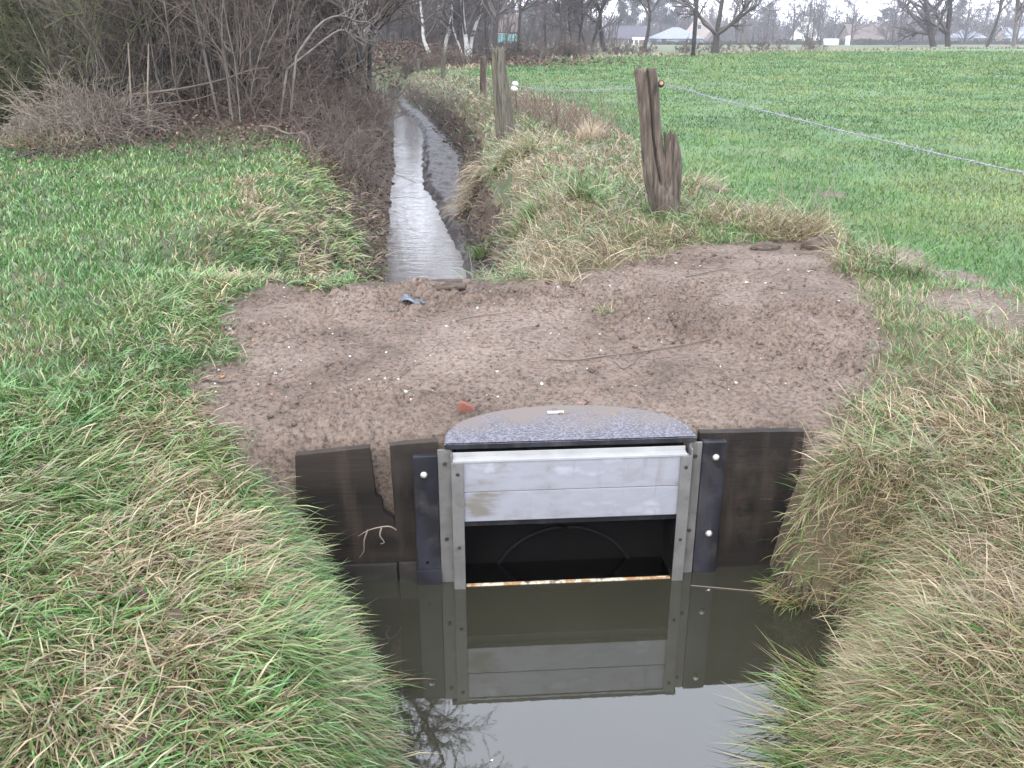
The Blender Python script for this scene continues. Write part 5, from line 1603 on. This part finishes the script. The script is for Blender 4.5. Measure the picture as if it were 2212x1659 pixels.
P = smooth_line([un(1492, 1266, WZ), un(1560, 1272, WZ), un(1640, 1279, WZ), un(1740, 1287, WZ)], 14); P[:, 2] = WZ + 0.004
tag(tube_obj('straw_stem', P, 0.0022, M_CANE), 'thin straw stem floating from the right gate rail to the right bank', 'straw')
for pts, r, lab in (([(1180, 757), (1240, 760), (1310, 752), (1380, 744), (1460, 735), (1540, 728)], 0.006, 'long thin twig lying across the middle of the dirt crossing'),
                    ([(1180, 634), (1200, 644), (1240, 646), (1265, 640)], 0.005, 'bent twig on the dirt below the pale straw heap'),
                    ([(425, 797), (470, 800), (510, 803)], 0.006, 'short dark stick at the left edge of the dirt'),
                    ([(985, 690), (1040, 684), (1090, 680)], 0.003, 'fine reddish root on the dirt in line with the brick corner'),
                    ([(1480, 610), (1530, 600), (1570, 596)], 0.005, 'short twig at the back of the dirt below the forked post'),
                    ([(880, 915), (905, 905), (945, 918)], 0.003, 'pale straw stem on the dirt above the left boards') if False else ([(905, 815), (950, 818), (985, 822)], 0.004, 'short twig left of the broken brick corner'),
                    ([(1330, 760), (1350, 772), (1390, 748)], 0.004, 'forked side twig touching the long twig on the dirt')):
    P = smooth_line([un(a, b, -0.12) for a, b in pts], 24)
    P[:, 2] = Hs(P[:, 0], P[:, 1]) + r * 0.8 + 0.004
    P[:, 2] = np.convolve(np.pad(P[:, 2], 2, 'edge'), np.ones(5) / 5, 'valid') + 0.003
    tag(tube_obj('twig', P, np.linspace(r, r * 0.6, 24), M_TWIG), lab, 'twig')
# clods at the back edge
for (a, b, s, lab) in ((970, 632, (0.11, 0.05, 0.035), 'dark soil clod lying at the ditch end of the dirt'), (1770, 545, (0.13, 0.09, 0.07), 'big dark turf clod at the back right corner of the dirt'), (1650, 548, (0.12, 0.07, 0.045), 'dark soil clod left of the big turf clod')):
    t = bmesh.new(); bmesh.ops.create_icosphere(t, subdivisions=4, radius=1)
    for v_ in t.verts:
        c = np.array(v_.co); f = 0.7 + 0.8 * float(fbm(c[0] * 2.4 + 9 + a, c[1] * 2.4 + c[2] * 1.7, 71, 4)) ; v_.co = Vector(c * f)
    me = bpy.data.meshes.new('soil_clod'); t.to_mesh(me); t.free()
    me.polygons.foreach_set('use_smooth', np.ones(len(me.polygons), bool))
    on_dirt(me, 'soil_clod', lab, 'soil clod', (a, b), s, 0.2, M_DIRT, 0.3, -0.1)
# fallen brown leaves in the grass
t_ = np.linspace(0, 1, 7)
V = []
for i, u_ in enumerate(t_):
    wv = 0.42 * math.sin(math.pi * u_) ** 0.8 + 0.01
    V += [(u_ - 0.5, -wv, 0.22 * wv + 0.18 * u_ * u_), (u_ - 0.5, 0, 0.16 * u_ * u_), (u_ - 0.5, wv, 0.30 * wv + 0.18 * u_ * u_)]
Q = []
for i in range(6):
    for j in range(2): Q.append((3 * i + j, 3 * i + j + 1, 3 * i + j + 4, 3 * i + j + 3))
leafm = mesh_np('fallen_leaf', V, Q); leafm.materials.append(mat('brown_leaf', [(0.03, 0.014, 0.009), (0.06, 0.026, 0.016)], 3, 0.6))
for (a, b, lab) in ((370, 1302, 'reddish brown curled leaf in the grass left of the pool'), (300, 1258, 'dark brown leaf in the grass just behind the reddish one'), (730, 1262, 'brown leaf caught in the grass at the left water edge'), (160, 398, 'rust-coloured leaf on the far left meadow'), (300, 1560, 'dark brown leaf in the grass near the bottom left'), (395, 1480, 'grey brown leaf in the long grass at the lower left')):
    p = un(a, b, -0.12 if a < 700 else -0.8); o = link('fallen_leaf', leafm)
    o.location = (p[0], p[1], hz(p[0], p[1]) + 0.055); o.scale = (0.075,) * 3; o.rotation_euler = (0.4, -0.3, a * 0.7)
    tag(o, lab, 'leaf')
for (a, b, lab) in ((1065, 1665 - 0, '') if False else (1530, 1275, 'white fluff speck floating on the pool right of the sluice'), (1062, 1663 - 20, 'white fluff speck floating near the bottom of the pool'), (1750, 1650 - 0, '') if False else (1752, 1448, 'white fluff speck floating by the right bank tuft')):
    p = un(a, b, WZ); o = link('fluff', peb[0]); o.location = (p[0], p[1], WZ + 0.002); o.scale = (0.008, 0.008, 0.003)
    o.data = peb[0]; tag(o, lab, 'fluff')
#--NEXT--
# ------------------------------------------------------------------ background beyond the field


def W(*c): return mat('wall_' + str(len(bpy.data.materials)), [tuple(x * 0.85 for x in c), c], 0.8, 0.85)


def house(name, label, p, w, d, h, rh, rz, wall, roof, hip=False, windows=(), chimney=None, cat='house', gable_front=False, door=None):
    o = empty(name, tuple(p), label, cat, None, rz)
    hw, hd = w / 2, d / 2
    b = MB(); b.box(-hw, hw, -hd, hd, -0.3, h)
    if not hip:
        if gable_front: b.prism([(-hw, h), (hw, h), (0, h + rh * 0.97)], -hd + 0.002, hd - 0.002)
        else:
            t = bmesh.new(); vs = [t.verts.new(c) for c in ((-hw, -hd, h), (-hw, hd, h), (-hw, 0, h + rh * 0.97), (hw, -hd, h), (hw, hd, h), (hw, 0, h + rh * 0.97))]
            for f in ((0, 1, 2), (3, 5, 4), (0, 2, 5, 3), (1, 4, 5, 2)): t.faces.new([vs[i] for i in f])
            b.add(t)
    b.build('wall', wall, o)
    ov = 0.4
    t = bmesh.new(); th = 0.18
    if hip:
        k = min(hd, hw * 0.85)
        pts = [(-hw - ov, -hd - ov, h), (hw + ov, -hd - ov, h), (hw + ov, hd + ov, h), (-hw - ov, hd + ov, h), (-hw + k, 0, h + rh), (hw - k, 0, h + rh)]
        vs = [t.verts.new((x, y, z + 0.02)) for x, y, z in pts]
        for f in ((0, 1, 5, 4), (1, 2, 5), (2, 3, 4, 5), (3, 0, 4), (3, 2, 1, 0)): t.faces.new([vs[i] for i in f])
    else:
        if gable_front: prof = [(-hw - ov, h - rh * ov / hw), (0, h + rh), (hw + ov, h - rh * ov / hw)]
        else: prof = [(-hd - ov, h - rh * ov / hd), (0, h + rh), (hd + ov, h - rh * ov / hd)]
        lo, hi = ((-hd - ov, hd + ov) if gable_front else (-hw - ov, hw + ov))
        def vtx(s, e, z): return t.verts.new((s, e, z) if gable_front else (e, s, z))
        ring = [[vtx(s, e, z + dz) for (s, z) in prof] for e in (lo, hi) for dz in (0.03, 0.03 + th)]
        a0, a1, b0, b1 = ring
        for i in range(2):
            t.faces.new((a1[i], a1[i + 1], b1[i + 1], b1[i])); t.faces.new((a0[i + 1], a0[i], b0[i], b0[i + 1]))
            t.faces.new((a0[i], a0[i + 1], a1[i + 1], a1[i])); t.faces.new((b0[i + 1], b0[i], b1[i], b1[i + 1]))
        for i in (0, 2): t.faces.new((a0[i], a1[i], b1[i], b0[i]))
    bmesh.ops.recalc_face_normals(t, faces=t.faces)
    b = MB(); b.add(t); rf = b.build('roof', roof, o)
    if chimney:
        cx, cw, ch_ = chimney; b = MB(); b.box(cx - cw / 2, cx + cw / 2, -0.35, 0.35, h + rh * 0.4, h + rh + ch_); b.build('chimney', wall, rf)
    for (wx, wz, ww, wh) in windows:
        b = MB(); b.box(wx - ww / 2, wx + ww / 2, -hd - 0.05, -hd - 0.003, wz, wz + wh); f = b.build('window', M_FRAME, o)
        b = MB(); b.box(wx - ww / 2 + 0.1, wx + ww / 2 - 0.1, -hd - 0.06, -hd - 0.052, wz + 0.1, wz + wh - 0.1); b.build('pane', M_PANE, f)
    if door:
        b = MB(); b.box(door[0] - 0.5, door[0] + 0.5, -hd - 0.05, -hd - 0.003, 0, 2.1); b.build('door', M_PANE, o)
    return o


M_FRAME = mat('window_frame', [(0.5, 0.5, 0.5)], 1, 0.6)
M_PANE = mat('window_pane', [(0.03, 0.035, 0.045)], 1, 0.15)
M_ROOFD = mat('dark_roof', [(0.035, 0.033, 0.045), (0.055, 0.052, 0.068)], 1.5, 0.8)
M_ROOFB = mat('blue_grey_roof', [(0.13, 0.145, 0.18), (0.18, 0.195, 0.235)], 1.5, 0.7)
M_ROOFR = mat('red_brown_roof', [(0.075, 0.058, 0.053), (0.115, 0.086, 0.078)], 1.2, 0.85)
M_WALLW = W(0.62, 0.62, 0.62); M_WALLP = W(0.34, 0.28, 0.26); M_WALLB = W(0.16, 0.12, 0.11); M_WALLG = W(0.26, 0.26, 0.27)
YH = 240.0
mp = KD * (YH * CP + 0.6) / 900                          # metres per photo pixel out there


def P0(dx, Y=YH):
    p = at(dx, 90, Y); p[2] = hz(p[0], p[1]); return p


house('long_house', 'low house with long dark roof behind the field hedge', P0(1350, 240), 85 * mp, 9, 2.2, 2.7, 0.0, M_WALLB, M_ROOFD, windows=((-5, 0.9, 1.4, 1.3), (1, 0.9, 1.4, 1.3)), chimney=(3, 0.8, 0.7))
b = MB(); w = 26 * mp
po = empty('porch', tuple(P0(1380, 232)), 'small white open porch before the long dark roof', 'porch')
b.box(-w / 2, w / 2, -1.6, 1.6, 1.9, 2.5); b.build('flat_roof', M_WALLW, po)
for s in (-1, -0.2, 1):
    b = MB(); b.box(s * w / 2 * 0.92 - 0.14, s * w / 2 * 0.92 + 0.14, -1.5, -1.22, -0.2, 1.898); b.build('pillar', M_WALLW, po)
house('hip_roof_bungalow', 'bungalow with pale blue-grey hipped roof behind the hedge', P0(1458, 243), 100 * mp, 11, 2.1, 2.6, 0.05, M_WALLG, M_ROOFB, hip=True, windows=((-4, 0.9, 1.6, 1.3), (3, 0.9, 1.6, 1.3)))
house('gable_house', 'tall pinkish gabled house rising behind the blue-grey hipped roof', P0(1512, 262), 56 * mp, 9, 3.4, 4.4, 0.0, M_WALLP, M_WALLP, gable_front=True, windows=((-1.3, 4.2, 1.2, 1.2), (1.8, 2.0, 1.2, 1.2)))
house('small_outbuilding', 'little red-brown gabled outbuilding behind the utility pole', P0(1538, 236), 24 * mp, 5, 1.9, 1.7, 0.0, M_WALLB, M_ROOFR, gable_front=True)
house('white_house', 'white gabled house with a broad chimney among bare trees', P0(1738, 250), 34 * mp, 9, 2.4, 3.4, 0.0, M_WALLW, M_WALLW, gable_front=True, chimney=(0, 1.3, 1.5), windows=((0, 1.0, 1.6, 1.3),))
house('long_barn', 'long barn with red-brown roof half hidden by bare trees', P0(1872, 246), 100 * mp, 10, 1.9, 3.4, 0.0, M_WALLB, M_ROOFR, windows=((-6, 0.8, 1.3, 1.2),), cat='barn')
house('grey_roof_house', 'house with grey roof between the two big oaks and the leaning tree', P0(2085, 250), 44 * mp, 9, 2.2, 2.4, 0.1, M_WALLG, M_ROOFB, hip=True, windows=((0, 0.9, 1.6, 1.3),))
house('pale_roof_house', 'house with pale grey roof at the right end of the houses', P0(2195, 252), 70 * mp, 9, 2.2, 2.4, -0.1, M_WALLP, M_ROOFB, windows=((-4, 0.9, 1.6, 1.3), (2, 0.9, 1.4, 1.3)))
# white trailer
o = empty('trailer', tuple(P0(1795, 228)), 'small white box trailer standing right of the white house', 'trailer')
b = MB(); b.box(-1.6, 1.6, -1, 1, 0.5, 2.2, 0.12); b.build('body', M_WALLW, o)
for s in (-0.5, 0.5):
    b = MB(); b.lathe([(0.3, -0.1), (0.32, 0), (0.3, 0.1)], Matrix.Translation((s, -1.0, 0.3)) @ FACE, 14); b.build('wheel', M_IRON, o)
b = MB(); b.box(-0.5, 0.5, -1, 1, 0, 2.4, 0.05); b.prism([(-0.6, 2.4), (0.6, 2.4), (0, 2.8)], -1.05, 1.05)
o = b.build('kiosk', M_WALLW); o.location = P0(1833, 229); tag(o, 'narrow white hut before the long barn', 'hut')
# turquoise covered stack left of the alders
o = empty('covered_trailer', tuple(at(1097, 108, 92) * [1, 1, 0] + [0, 0, 0.0]), 'flat turquoise and white covered trailer behind the leaning post', 'covered trailer')
mpt = KD * 92 * CP / 900
b = MB(); b.box(-20 * mpt, 20 * mpt, -1, 1, 0.35, 1.15, 0.15); b.build('cover', mat('turquoise_cover', [(0.16, 0.42, 0.42), (0.28, 0.55, 0.55)], 1.2, 0.4), o)
b = MB(); b.box(-21 * mpt, 2 * mpt, -1.02, 0.98, 1.152, 1.22, 0.02); b.build('lid', M_WALLW, o)
for s in (-0.6, 0.6):
    b = MB(); b.lathe([(0.28, -0.1), (0.3, 0), (0.28, 0.1)], Matrix.Translation((s, -1.05, 0.2)) @ FACE, 12); b.build('wheel', M_IRON, o)
house('brown_shed', 'dark brown shed roof just behind the turquoise covered trailer', at(1100, 100, 100) * [1, 1, 0], 36 * mpt, 4, 1.4, 1.4, 0, M_WALLB, M_ROOFR, cat='shed')


def hedge(label, x0, x1, Y, h, seed, n, tint=0.3):
    rng = np.random.default_rng(seed)
    o = empty('hedge', (0, 0, 0), label, 'hedge')
    xa, xb = at(x0, 90, Y)[0], at(x1, 90, Y)[0]
    b = MB(); z0 = hz((xa + xb) / 2, Y); b.box(xa, xb, Y - 0.25, Y + 0.35, z0 - 0.4, z0 + h * 0.8); b.build('stems', M_BARK_DARK, o)
    C = np.stack([rng.uniform(xa, xb, 300), rng.normal(Y, 0.25, 300), rng.uniform(0.1, h, 300) + z0], 1)
    leaf_cloud('foliage', rng, C, np.array([0.8, 0.5, 0.3]), n, 0.19, M_IVY, parent=o)
    return o


hedge('clipped dark hedge in front of the hip-roofed bungalow and utility pole', 1408, 1660, 226, 1.6, 601, 9000)
hedge('low dark hedge under the two big oaks at the right', 1990, 2330, 236, 1.9, 602, 7000)
hedge('dark brushy hedge in front of the long barn', 1670, 1990, 236, 2.0, 603, 6000)

# prominent single trees; photo points from foot to the top of the picture
LV_FAR = [(13, 0.28, 0.97, 0.85, 0.36, 0.45, 7, 0.12, 0.04), (7, 0.2, 0.97, 0.7, 0.45, 0.5, 5, 0.14, 0.02), (7, 0.15, 0.97, 0.65, 0.5, 0.6, 4, 0.14, 0.0)]
LV_OAK = [(12, 0.16, 0.95, 1.1, 0.55, 0.55, 8, 0.16, 0.05), (8, 0.2, 0.97, 0.8, 0.42, 0.5, 5, 0.16, 0.02), (8, 0.15, 0.97, 0.7, 0.5, 0.6, 4, 0.16, 0.0)]


def far_tree(name, label, dpts, r_px, H, seed, m, lv=LV_FAR, foot=None, crown=M_TWIG_FAR, rmin=0.018, group=None, Y=None, ext=(0.0, 0.0)):
    rng = np.random.default_rng(seed)
    if Y is None: Y = un(dpts[0][0], dpts[0][1], 0)[1]
    s = KD * (Y * CP + 0.6) / 900
    pts = [at(a, b, Y) for a, b in dpts]
    pts[0][2] = hz(pts[0][0], Y) - 0.3
    d = pts[-1] - pts[-2]; d /= np.linalg.norm(d)
    d = d * 0.6 + np.array([0, 0, 0.4]) + np.array([ext[0], 0, 0]); d /= np.linalg.norm(d)
    z = pts[-1]
    pts += [z + d * (H - z[2]) * 0.5 + rng.normal(0, 0.15, 3), z + d * (H - z[2]) + rng.normal(0, 0.3, 3)]
    P = smooth_line(pts, 14); base = P[0].copy()
    lv = tree_parts(rng, (P - base)[None], taper_r(r_px * s, r_px * s * 0.2, 14), lv, rmin * Y / 70)
    return tree_obj(name, label, 'tree', lv, m, crown, loc=tuple(base), group=group)


far_tree('birch_tree', 'leftmost birch, white trunk leaning left above a dark foot', [(938, 136), (926, 112), (915, 85), (913, 50), (908, 0)], 5.0, 11, 701, M_BIRCH)
far_tree('birch_tree', 'birch with spotted trunk rising right behind the thin mossy post', [(958, 122), (962, 96), (971, 62), (978, 20), (980, 0)], 4.6, 12, 702, M_BIRCH, Y=52)
far_tree('birch_tree', 'thickest white birch trunk, left stem of the bright pair', [(1010, 138), (1008, 100), (1003, 60), (998, 0)], 6.0, 13, 703, M_BIRCH, Y=50)
far_tree('birch_tree', 'white birch stem forking off right of the bright pair', [(1014, 138), (1018, 90), (1032, 42), (1040, 15)], 4.6, 10, 704, M_BIRCH, Y=50.5)
far_tree('birch_tree', 'slim pale birch stem leaning left beside the bright pair', [(1004, 136), (994, 105), (982, 72), (978, 50)], 2.6, 6, 705, M_BIRCH, Y=51)
far_tree('bare_tree', 'dark slender trunk rising directly above the thick leaning post', [(1068, 135), (1070, 90), (1074, 40), (1078, 0)], 5.0, 12, 706, M_BARK_DARK, Y=46)
far_tree('bare_tree', 'dark trunk standing right of the turquoise covered trailer', [(1120, 127), (1121, 80), (1123, 30), (1125, 0)], 4.0, 13, 707, M_BARK_DARK)
for i, (pts, r, lab) in enumerate((([(1213, 126), (1214, 80), (1212, 40), (1215, 0)], 3.5, 'slim straight trunk at the left end of the alder row'),
                                   ([(1232, 128), (1236, 90), (1230, 60), (1228, 0)], 3.2, 'slim alder second from the left of the alder row'),
                                   ([(1250, 128), (1252, 80), (1258, 40), (1256, 0)], 4.0, 'alder with bulging foot in the middle of the alder row'),
                                   ([(1268, 126), (1262, 90), (1250, 50), (1240, 0)], 3.6, 'alder leaning left in the middle of the alder row'),
                                   ([(1278, 126), (1282, 90), (1290, 60), (1300, 20)], 4.2, 'alder leaning right over the long dark roof'),
                                   ([(1308, 124), (1300, 80), (1296, 40), (1303, 0)], 6.0, 'stout ivy-footed alder ending the alder row at the right'),
                                   ([(1180, 124), (1178, 80), (1176, 40), (1180, 0)], 2.6, 'thin tree between the turquoise trailer and the alder row'))):
    far_tree('alder_tree', lab, pts, r, 13, 710 + i, M_BARK_DARK, Y=71 + i * 0.8)
far_tree('bare_tree', 'tree with curved trunk before the white porch', [(1398, 124), (1393, 100), (1400, 70), (1404, 30), (1400, 0)], 5.0, 12, 720, M_BARK_DARK, Y=76)
far_tree('oak_tree', 'broad oak right of the utility pole with low spreading limbs', [(1546, 113), (1548, 80), (1552, 50)], 8.5, 13, 721, M_BARK_DARK, LV_OAK)
far_tree('bare_tree', 'slim pale-grey tree right of the broad oak', [(1612, 106), (1610, 60), (1615, 0)], 2.6, 14, 722, M_BARK_PALE, Y=110)
far_tree('oak_tree', 'stout oak leaning left, left one of the two big oaks at right', [(2018, 106), (2012, 80), (2004, 40), (1998, 0)], 7.5, 17, 723, M_BARK_DARK, LV_OAK, Y=96)
far_tree('oak_tree', 'upright oak with wide limbs, right one of the two big oaks', [(2048, 106), (2047, 70), (2050, 30), (2053, 0)], 6.5, 16, 724, M_BARK_DARK, LV_OAK, Y=97)
far_tree('bare_tree', 'slender tree leaning strongly right near the right edge', [(2128, 106), (2145, 70), (2158, 30), (2162, 0)], 4.0, 13, 725, M_BARK_DARK, Y=97)
far_tree('birch_tree', 'pale birch at the far right edge of the picture', [(2188, 106), (2192, 70), (2196, 30), (2200, 0)], 4.6, 14, 726, M_BARK_PALE, Y=98)
# utility pole
pb_ = un(1497, 122, 0)
o = empty('utility_pole', tuple(pb_), 'dark wooden utility pole at the far edge of the field', 'utility pole')
b = MB(); b.lathe([(0.14, -0.5), (0.13, 4), (0.11, 8.5), (0.02, 8.6)], Matrix.Translation((0, 0, 0)), 12); b.build('pole', M_BARK_DARK, o, smooth=True)
b = MB(); b.box(-0.7, 0.7, -0.16, -0.12, 7.9, 8.02); b.build('crossarm', M_BARK_DARK, o)
# low scrub between the trees and small fence stakes at the field edge
SB = []
for i in range(2):
    t_ = shrub('low_scrub', 'low bare scrub along the far field edge', 241 + i, 14, 1.5, 0.5, 0.7, M_TWIG, M_TWIG, rs=0.022, tw=0.014, m1=7, m2=4, wob=0.15)
    a_, b_ = t_.children
    me = a_.data; off = len(me.vertices)
    va = np.zeros(off * 3); me.vertices.foreach_get('co', va); vb = np.zeros(len(b_.data.vertices) * 3); b_.data.vertices.foreach_get('co', vb)
    qa = np.zeros(len(me.loops), np.int32); me.loops.foreach_get('vertex_index', qa); qb = np.zeros(len(b_.data.loops), np.int32); b_.data.loops.foreach_get('vertex_index', qb)
    for c_ in (a_, b_, t_): bpy.data.objects.remove(c_)
    o = link('low_scrub', mesh_np('low_scrub', np.concatenate([va, vb]), np.concatenate([qa, qb + off]).reshape(-1, 4)), M_TWIG)
    SB.append(tag(o, 'low bare scrub along the far field edge', 'scrub', 'low scrub along the far field edge'))
rng = np.random.default_rng(801)
for i in range(44):
    a = rng.uniform(930, 1760) if i % 3 else rng.uniform(880, 1250)
    b_ = np.interp(a, [900, 1000, 1100, 1300, 1500, 1760], [150, 140, 128, 119, 114, 108]) - rng.uniform(0, 3)
    p = un(a, b_, 0)
    put(SB, p[0], p[1], rng.uniform(0.6, 1.15), rng)
# wood behind: individual bare trees of a few kinds, copied
PR = []
for i in range(5):
    rg = np.random.default_rng(820 + i)
    P = smooth_line([(0, 0, -0.3), (rg.normal(0, 0.2), 0, 4), (rg.normal(0, 0.4), 0, 8), (rg.normal(0, 0.6), 0, 13 + i)], 10)
    lv = tree_parts(rg, P[None], taper_r(0.16 + 0.02 * i, 0.03, 10), [(14, 0.12, 0.97, 0.75, 0.34, 0.45, 6, 0.12, 0.04), (8, 0.15, 0.97, 0.7, 0.42, 0.5, 4, 0.14, 0.02), (5, 0.15, 0.97, 0.65, 0.5, 0.6, 3, 0.14, 0.0)], 0.035)
    PR.append(tree_obj('bare_tree', 'bare tree in the distant wood behind field and houses', 'tree', lv, M_BARK_DARK, M_TWIG_FAR, group='bare trees of the distant wood'))
for i in range(190):
    if i >= 150:
        a = rng.uniform(1300, 2260); Y = rng.uniform(265, 320)
    elif i < 56:
        a = rng.uniform(830, 1330); Y = rng.uniform(78, 150) if i % 2 else rng.uniform(58, 80)
        if Y < 80: a = rng.uniform(820, 1080)
    elif i < 104:
        a = rng.uniform(1300, 2260); Y = rng.uniform(262, 310)
    elif i < 126:
        a = rng.uniform(1590, 2230); Y = rng.uniform(205, 232)
    else:
        Y = rng.uniform(45, 75); a = rng.uniform(520, 760)
    p = at(a, 90, Y)
    sc = rng.uniform(0.65, 1.0) * (1.0 if Y < 160 else 1.15) * (0.38 if 700 < a < 980 and Y < 100 else 1)
    t_ = put(PR, p[0], p[1], sc, rng)
# dark pines behind the houses
PN = []
for i in range(2):
    rg = np.random.default_rng(840 + i)
    o = empty('pine_tree', (0, 0, 0), 'dark pine standing behind the houses', 'tree', 'dark pines behind the houses')
    P = smooth_line([(0, 0, -0.3), (0.1, 0, 5), (0.2, 0.1, 10), (0.1, 0, 15)], 8)
    lv = tree_parts(rg, P[None], taper_r(0.22, 0.05, 8), [(16, 0.35, 0.98, 1.2, 0.3, 0.4, 5, 0.1, 0.05)], 0.03)
    v, q = join_vq([tubes(*lv[0], 8), tubes(*lv[1], 4)]); link('trunk', mesh_np('trunk', v, q), M_BARK_DARK, o)
    tips = lv[1][0][:, 2:].reshape(-1, 3)
    leaf_cloud('crown', rg, tips, np.array([1.5, 1.5, 0.9]), 5200, 0.26, M_NEEDLE, flat=0.35, parent=o)
    PN.append(o)
for (a, Y, s) in ((1362, 185, 0.95), (1392, 190, 1.0), (1425, 188, 0.92), (1455, 195, 1.0), (1650, 200, 0.7), (1340, 178, 0.7), (2062, 200, 0.75), (1990, 205, 0.7), (1905, 200, 0.62), (1160, 160, 0.75), (1140, 150, 0.6)):
    Y += 84; p = at(a, 90, Y); put(PN, p[0], p[1], s, rng)
# the wood's unbroken far mass
rg = np.random.default_rng(861)
n = 9500
a = rg.uniform(-0.62, 0.62, n); Y = rg.uniform(300, 390, n)
X = a * Y * 1.02
hgt = rg.uniform(3, 11, n) * (0.55 + 0.8 * fbm(X * 0.03, Y * 0 + 2, 5, 3)) * np.where(X < 20, 1.5, 0.85)
Pm = grow(rg, np.stack([X, Y, Hs(X, Y) - 0.5], 1), np.stack([rg.normal(0, 0.16, n), rg.normal(0, 0.16, n), np.ones(n)], 1), hgt, 5, 0.12, 0.02)
C, r = kids(rg, Pm, np.full((n, 5), 0.10), 5, 0.15, 0.95, 0.7, 0.35, 0.7, 4, 0.15, 0.02)
v, q = join_vq([tubes(Pm, np.full((n, 5), 0.11), 3), tubes(C, np.maximum(r, 0.08), 3)])
tag(link('treeline', mesh_np('treeline', v, q), M_TWIG_FAR), 'hazy brown wood closing the horizon behind the houses', 'wood', kind='stuff')
n = 5600
Y = 46 * (130 / 46) ** rg.random(n); X = rg.uniform(-0.62, -0.005, n) * Y - 2.0 + np.where(Y > 85, 12, 0)
kb = ~((Y < 60) & (X / Y > -0.20) & (X / Y < -0.03)); X, Y = X[kb], Y[kb]; n = len(X)
hgt = rg.uniform(1.2, 3.8, n) * np.where(np.abs(X + 0.17 * Y) < 5, 0.5, 1)
Pm = grow(rg, np.stack([X, Y, Hs(X, Y) - 0.2], 1), np.stack([rg.normal(0, 0.2, n), rg.normal(0, 0.2, n), np.ones(n)], 1), hgt, 5, 0.12, 0.02)
C, r = kids(rg, Pm, np.full((n, 5), 0.03), 5, 0.15, 0.95, 0.7, 0.35, 0.7, 4, 0.15, 0.02)
v, q = join_vq([tubes(Pm, np.full((n, 5), 0.026), 3), tubes(C, np.maximum(r, 0.02), 3)])
tag(link('brushwood', mesh_np('brushwood', v, q), M_TWIG_FAR), 'dense bare brushwood beyond the ditch bend behind the birches', 'brushwood', kind='stuff')
# rusty leaf bank at the ditch bend
n = 9000
X = rg.normal(-5.5, 4.5, n); Y = rg.normal(52, 4, n); k = Y > 45; X, Y = X[k], Y[k]; n = len(X)
c = np.stack([X, Y, Hs(X, Y) + 0.02 + 0.25 * rg.random(n) ** 2], 1)
nn = rg.normal(0, 1, (n, 3)); nn /= np.linalg.norm(nn, axis=1, keepdims=True); a = np.cross(nn, rg.normal(0, 1, (n, 3))); a /= np.linalg.norm(a, axis=1, keepdims=True); b_ = np.cross(nn, a)
s = (0.06 + 0.08 * rg.random(n))[:, None]
V = np.stack([c - a * s, c + b_ * s * 0.5, c + a * s, c - b_ * s * 0.5], 1)
me = mesh_np('bend_leaves', V.reshape(-1, 3), np.arange(n * 4).reshape(n, 4), smooth=False)
fattr(me, 'tint', np.repeat(rg.uniform(0.1, 0.7, n), 4)); fattr(me, 'vary', np.repeat(rg.random(n), 4))
tag(link('leaf_litter', me, M_LITTER), 'rusty dead leaves on the bank where the ditch bends away', 'leaf litter', kind='stuff')
# damp winter air
b = MB(); b.box(-330, 420, -12, 450, -9, 30)
hm = bpy.data.materials.new('damp_air'); hm.use_nodes = True
hn = hm.node_tree; hn.nodes.clear()
pv_ = hn.nodes.new('ShaderNodeVolumePrincipled'); pv_.inputs['Color'].default_value = (0.92, 0.94, 1, 1); pv_.inputs['Density'].default_value = 0.0007; pv_.inputs['Anisotropy'].default_value = 0.2
ho = hn.nodes.new('ShaderNodeOutputMaterial'); hn.links.new(pv_.outputs[0], ho.inputs['Volume'])
hz_o = b.build('haze', hm); tag(hz_o, 'thin damp haze over the distant fields', 'haze', kind='stuff')
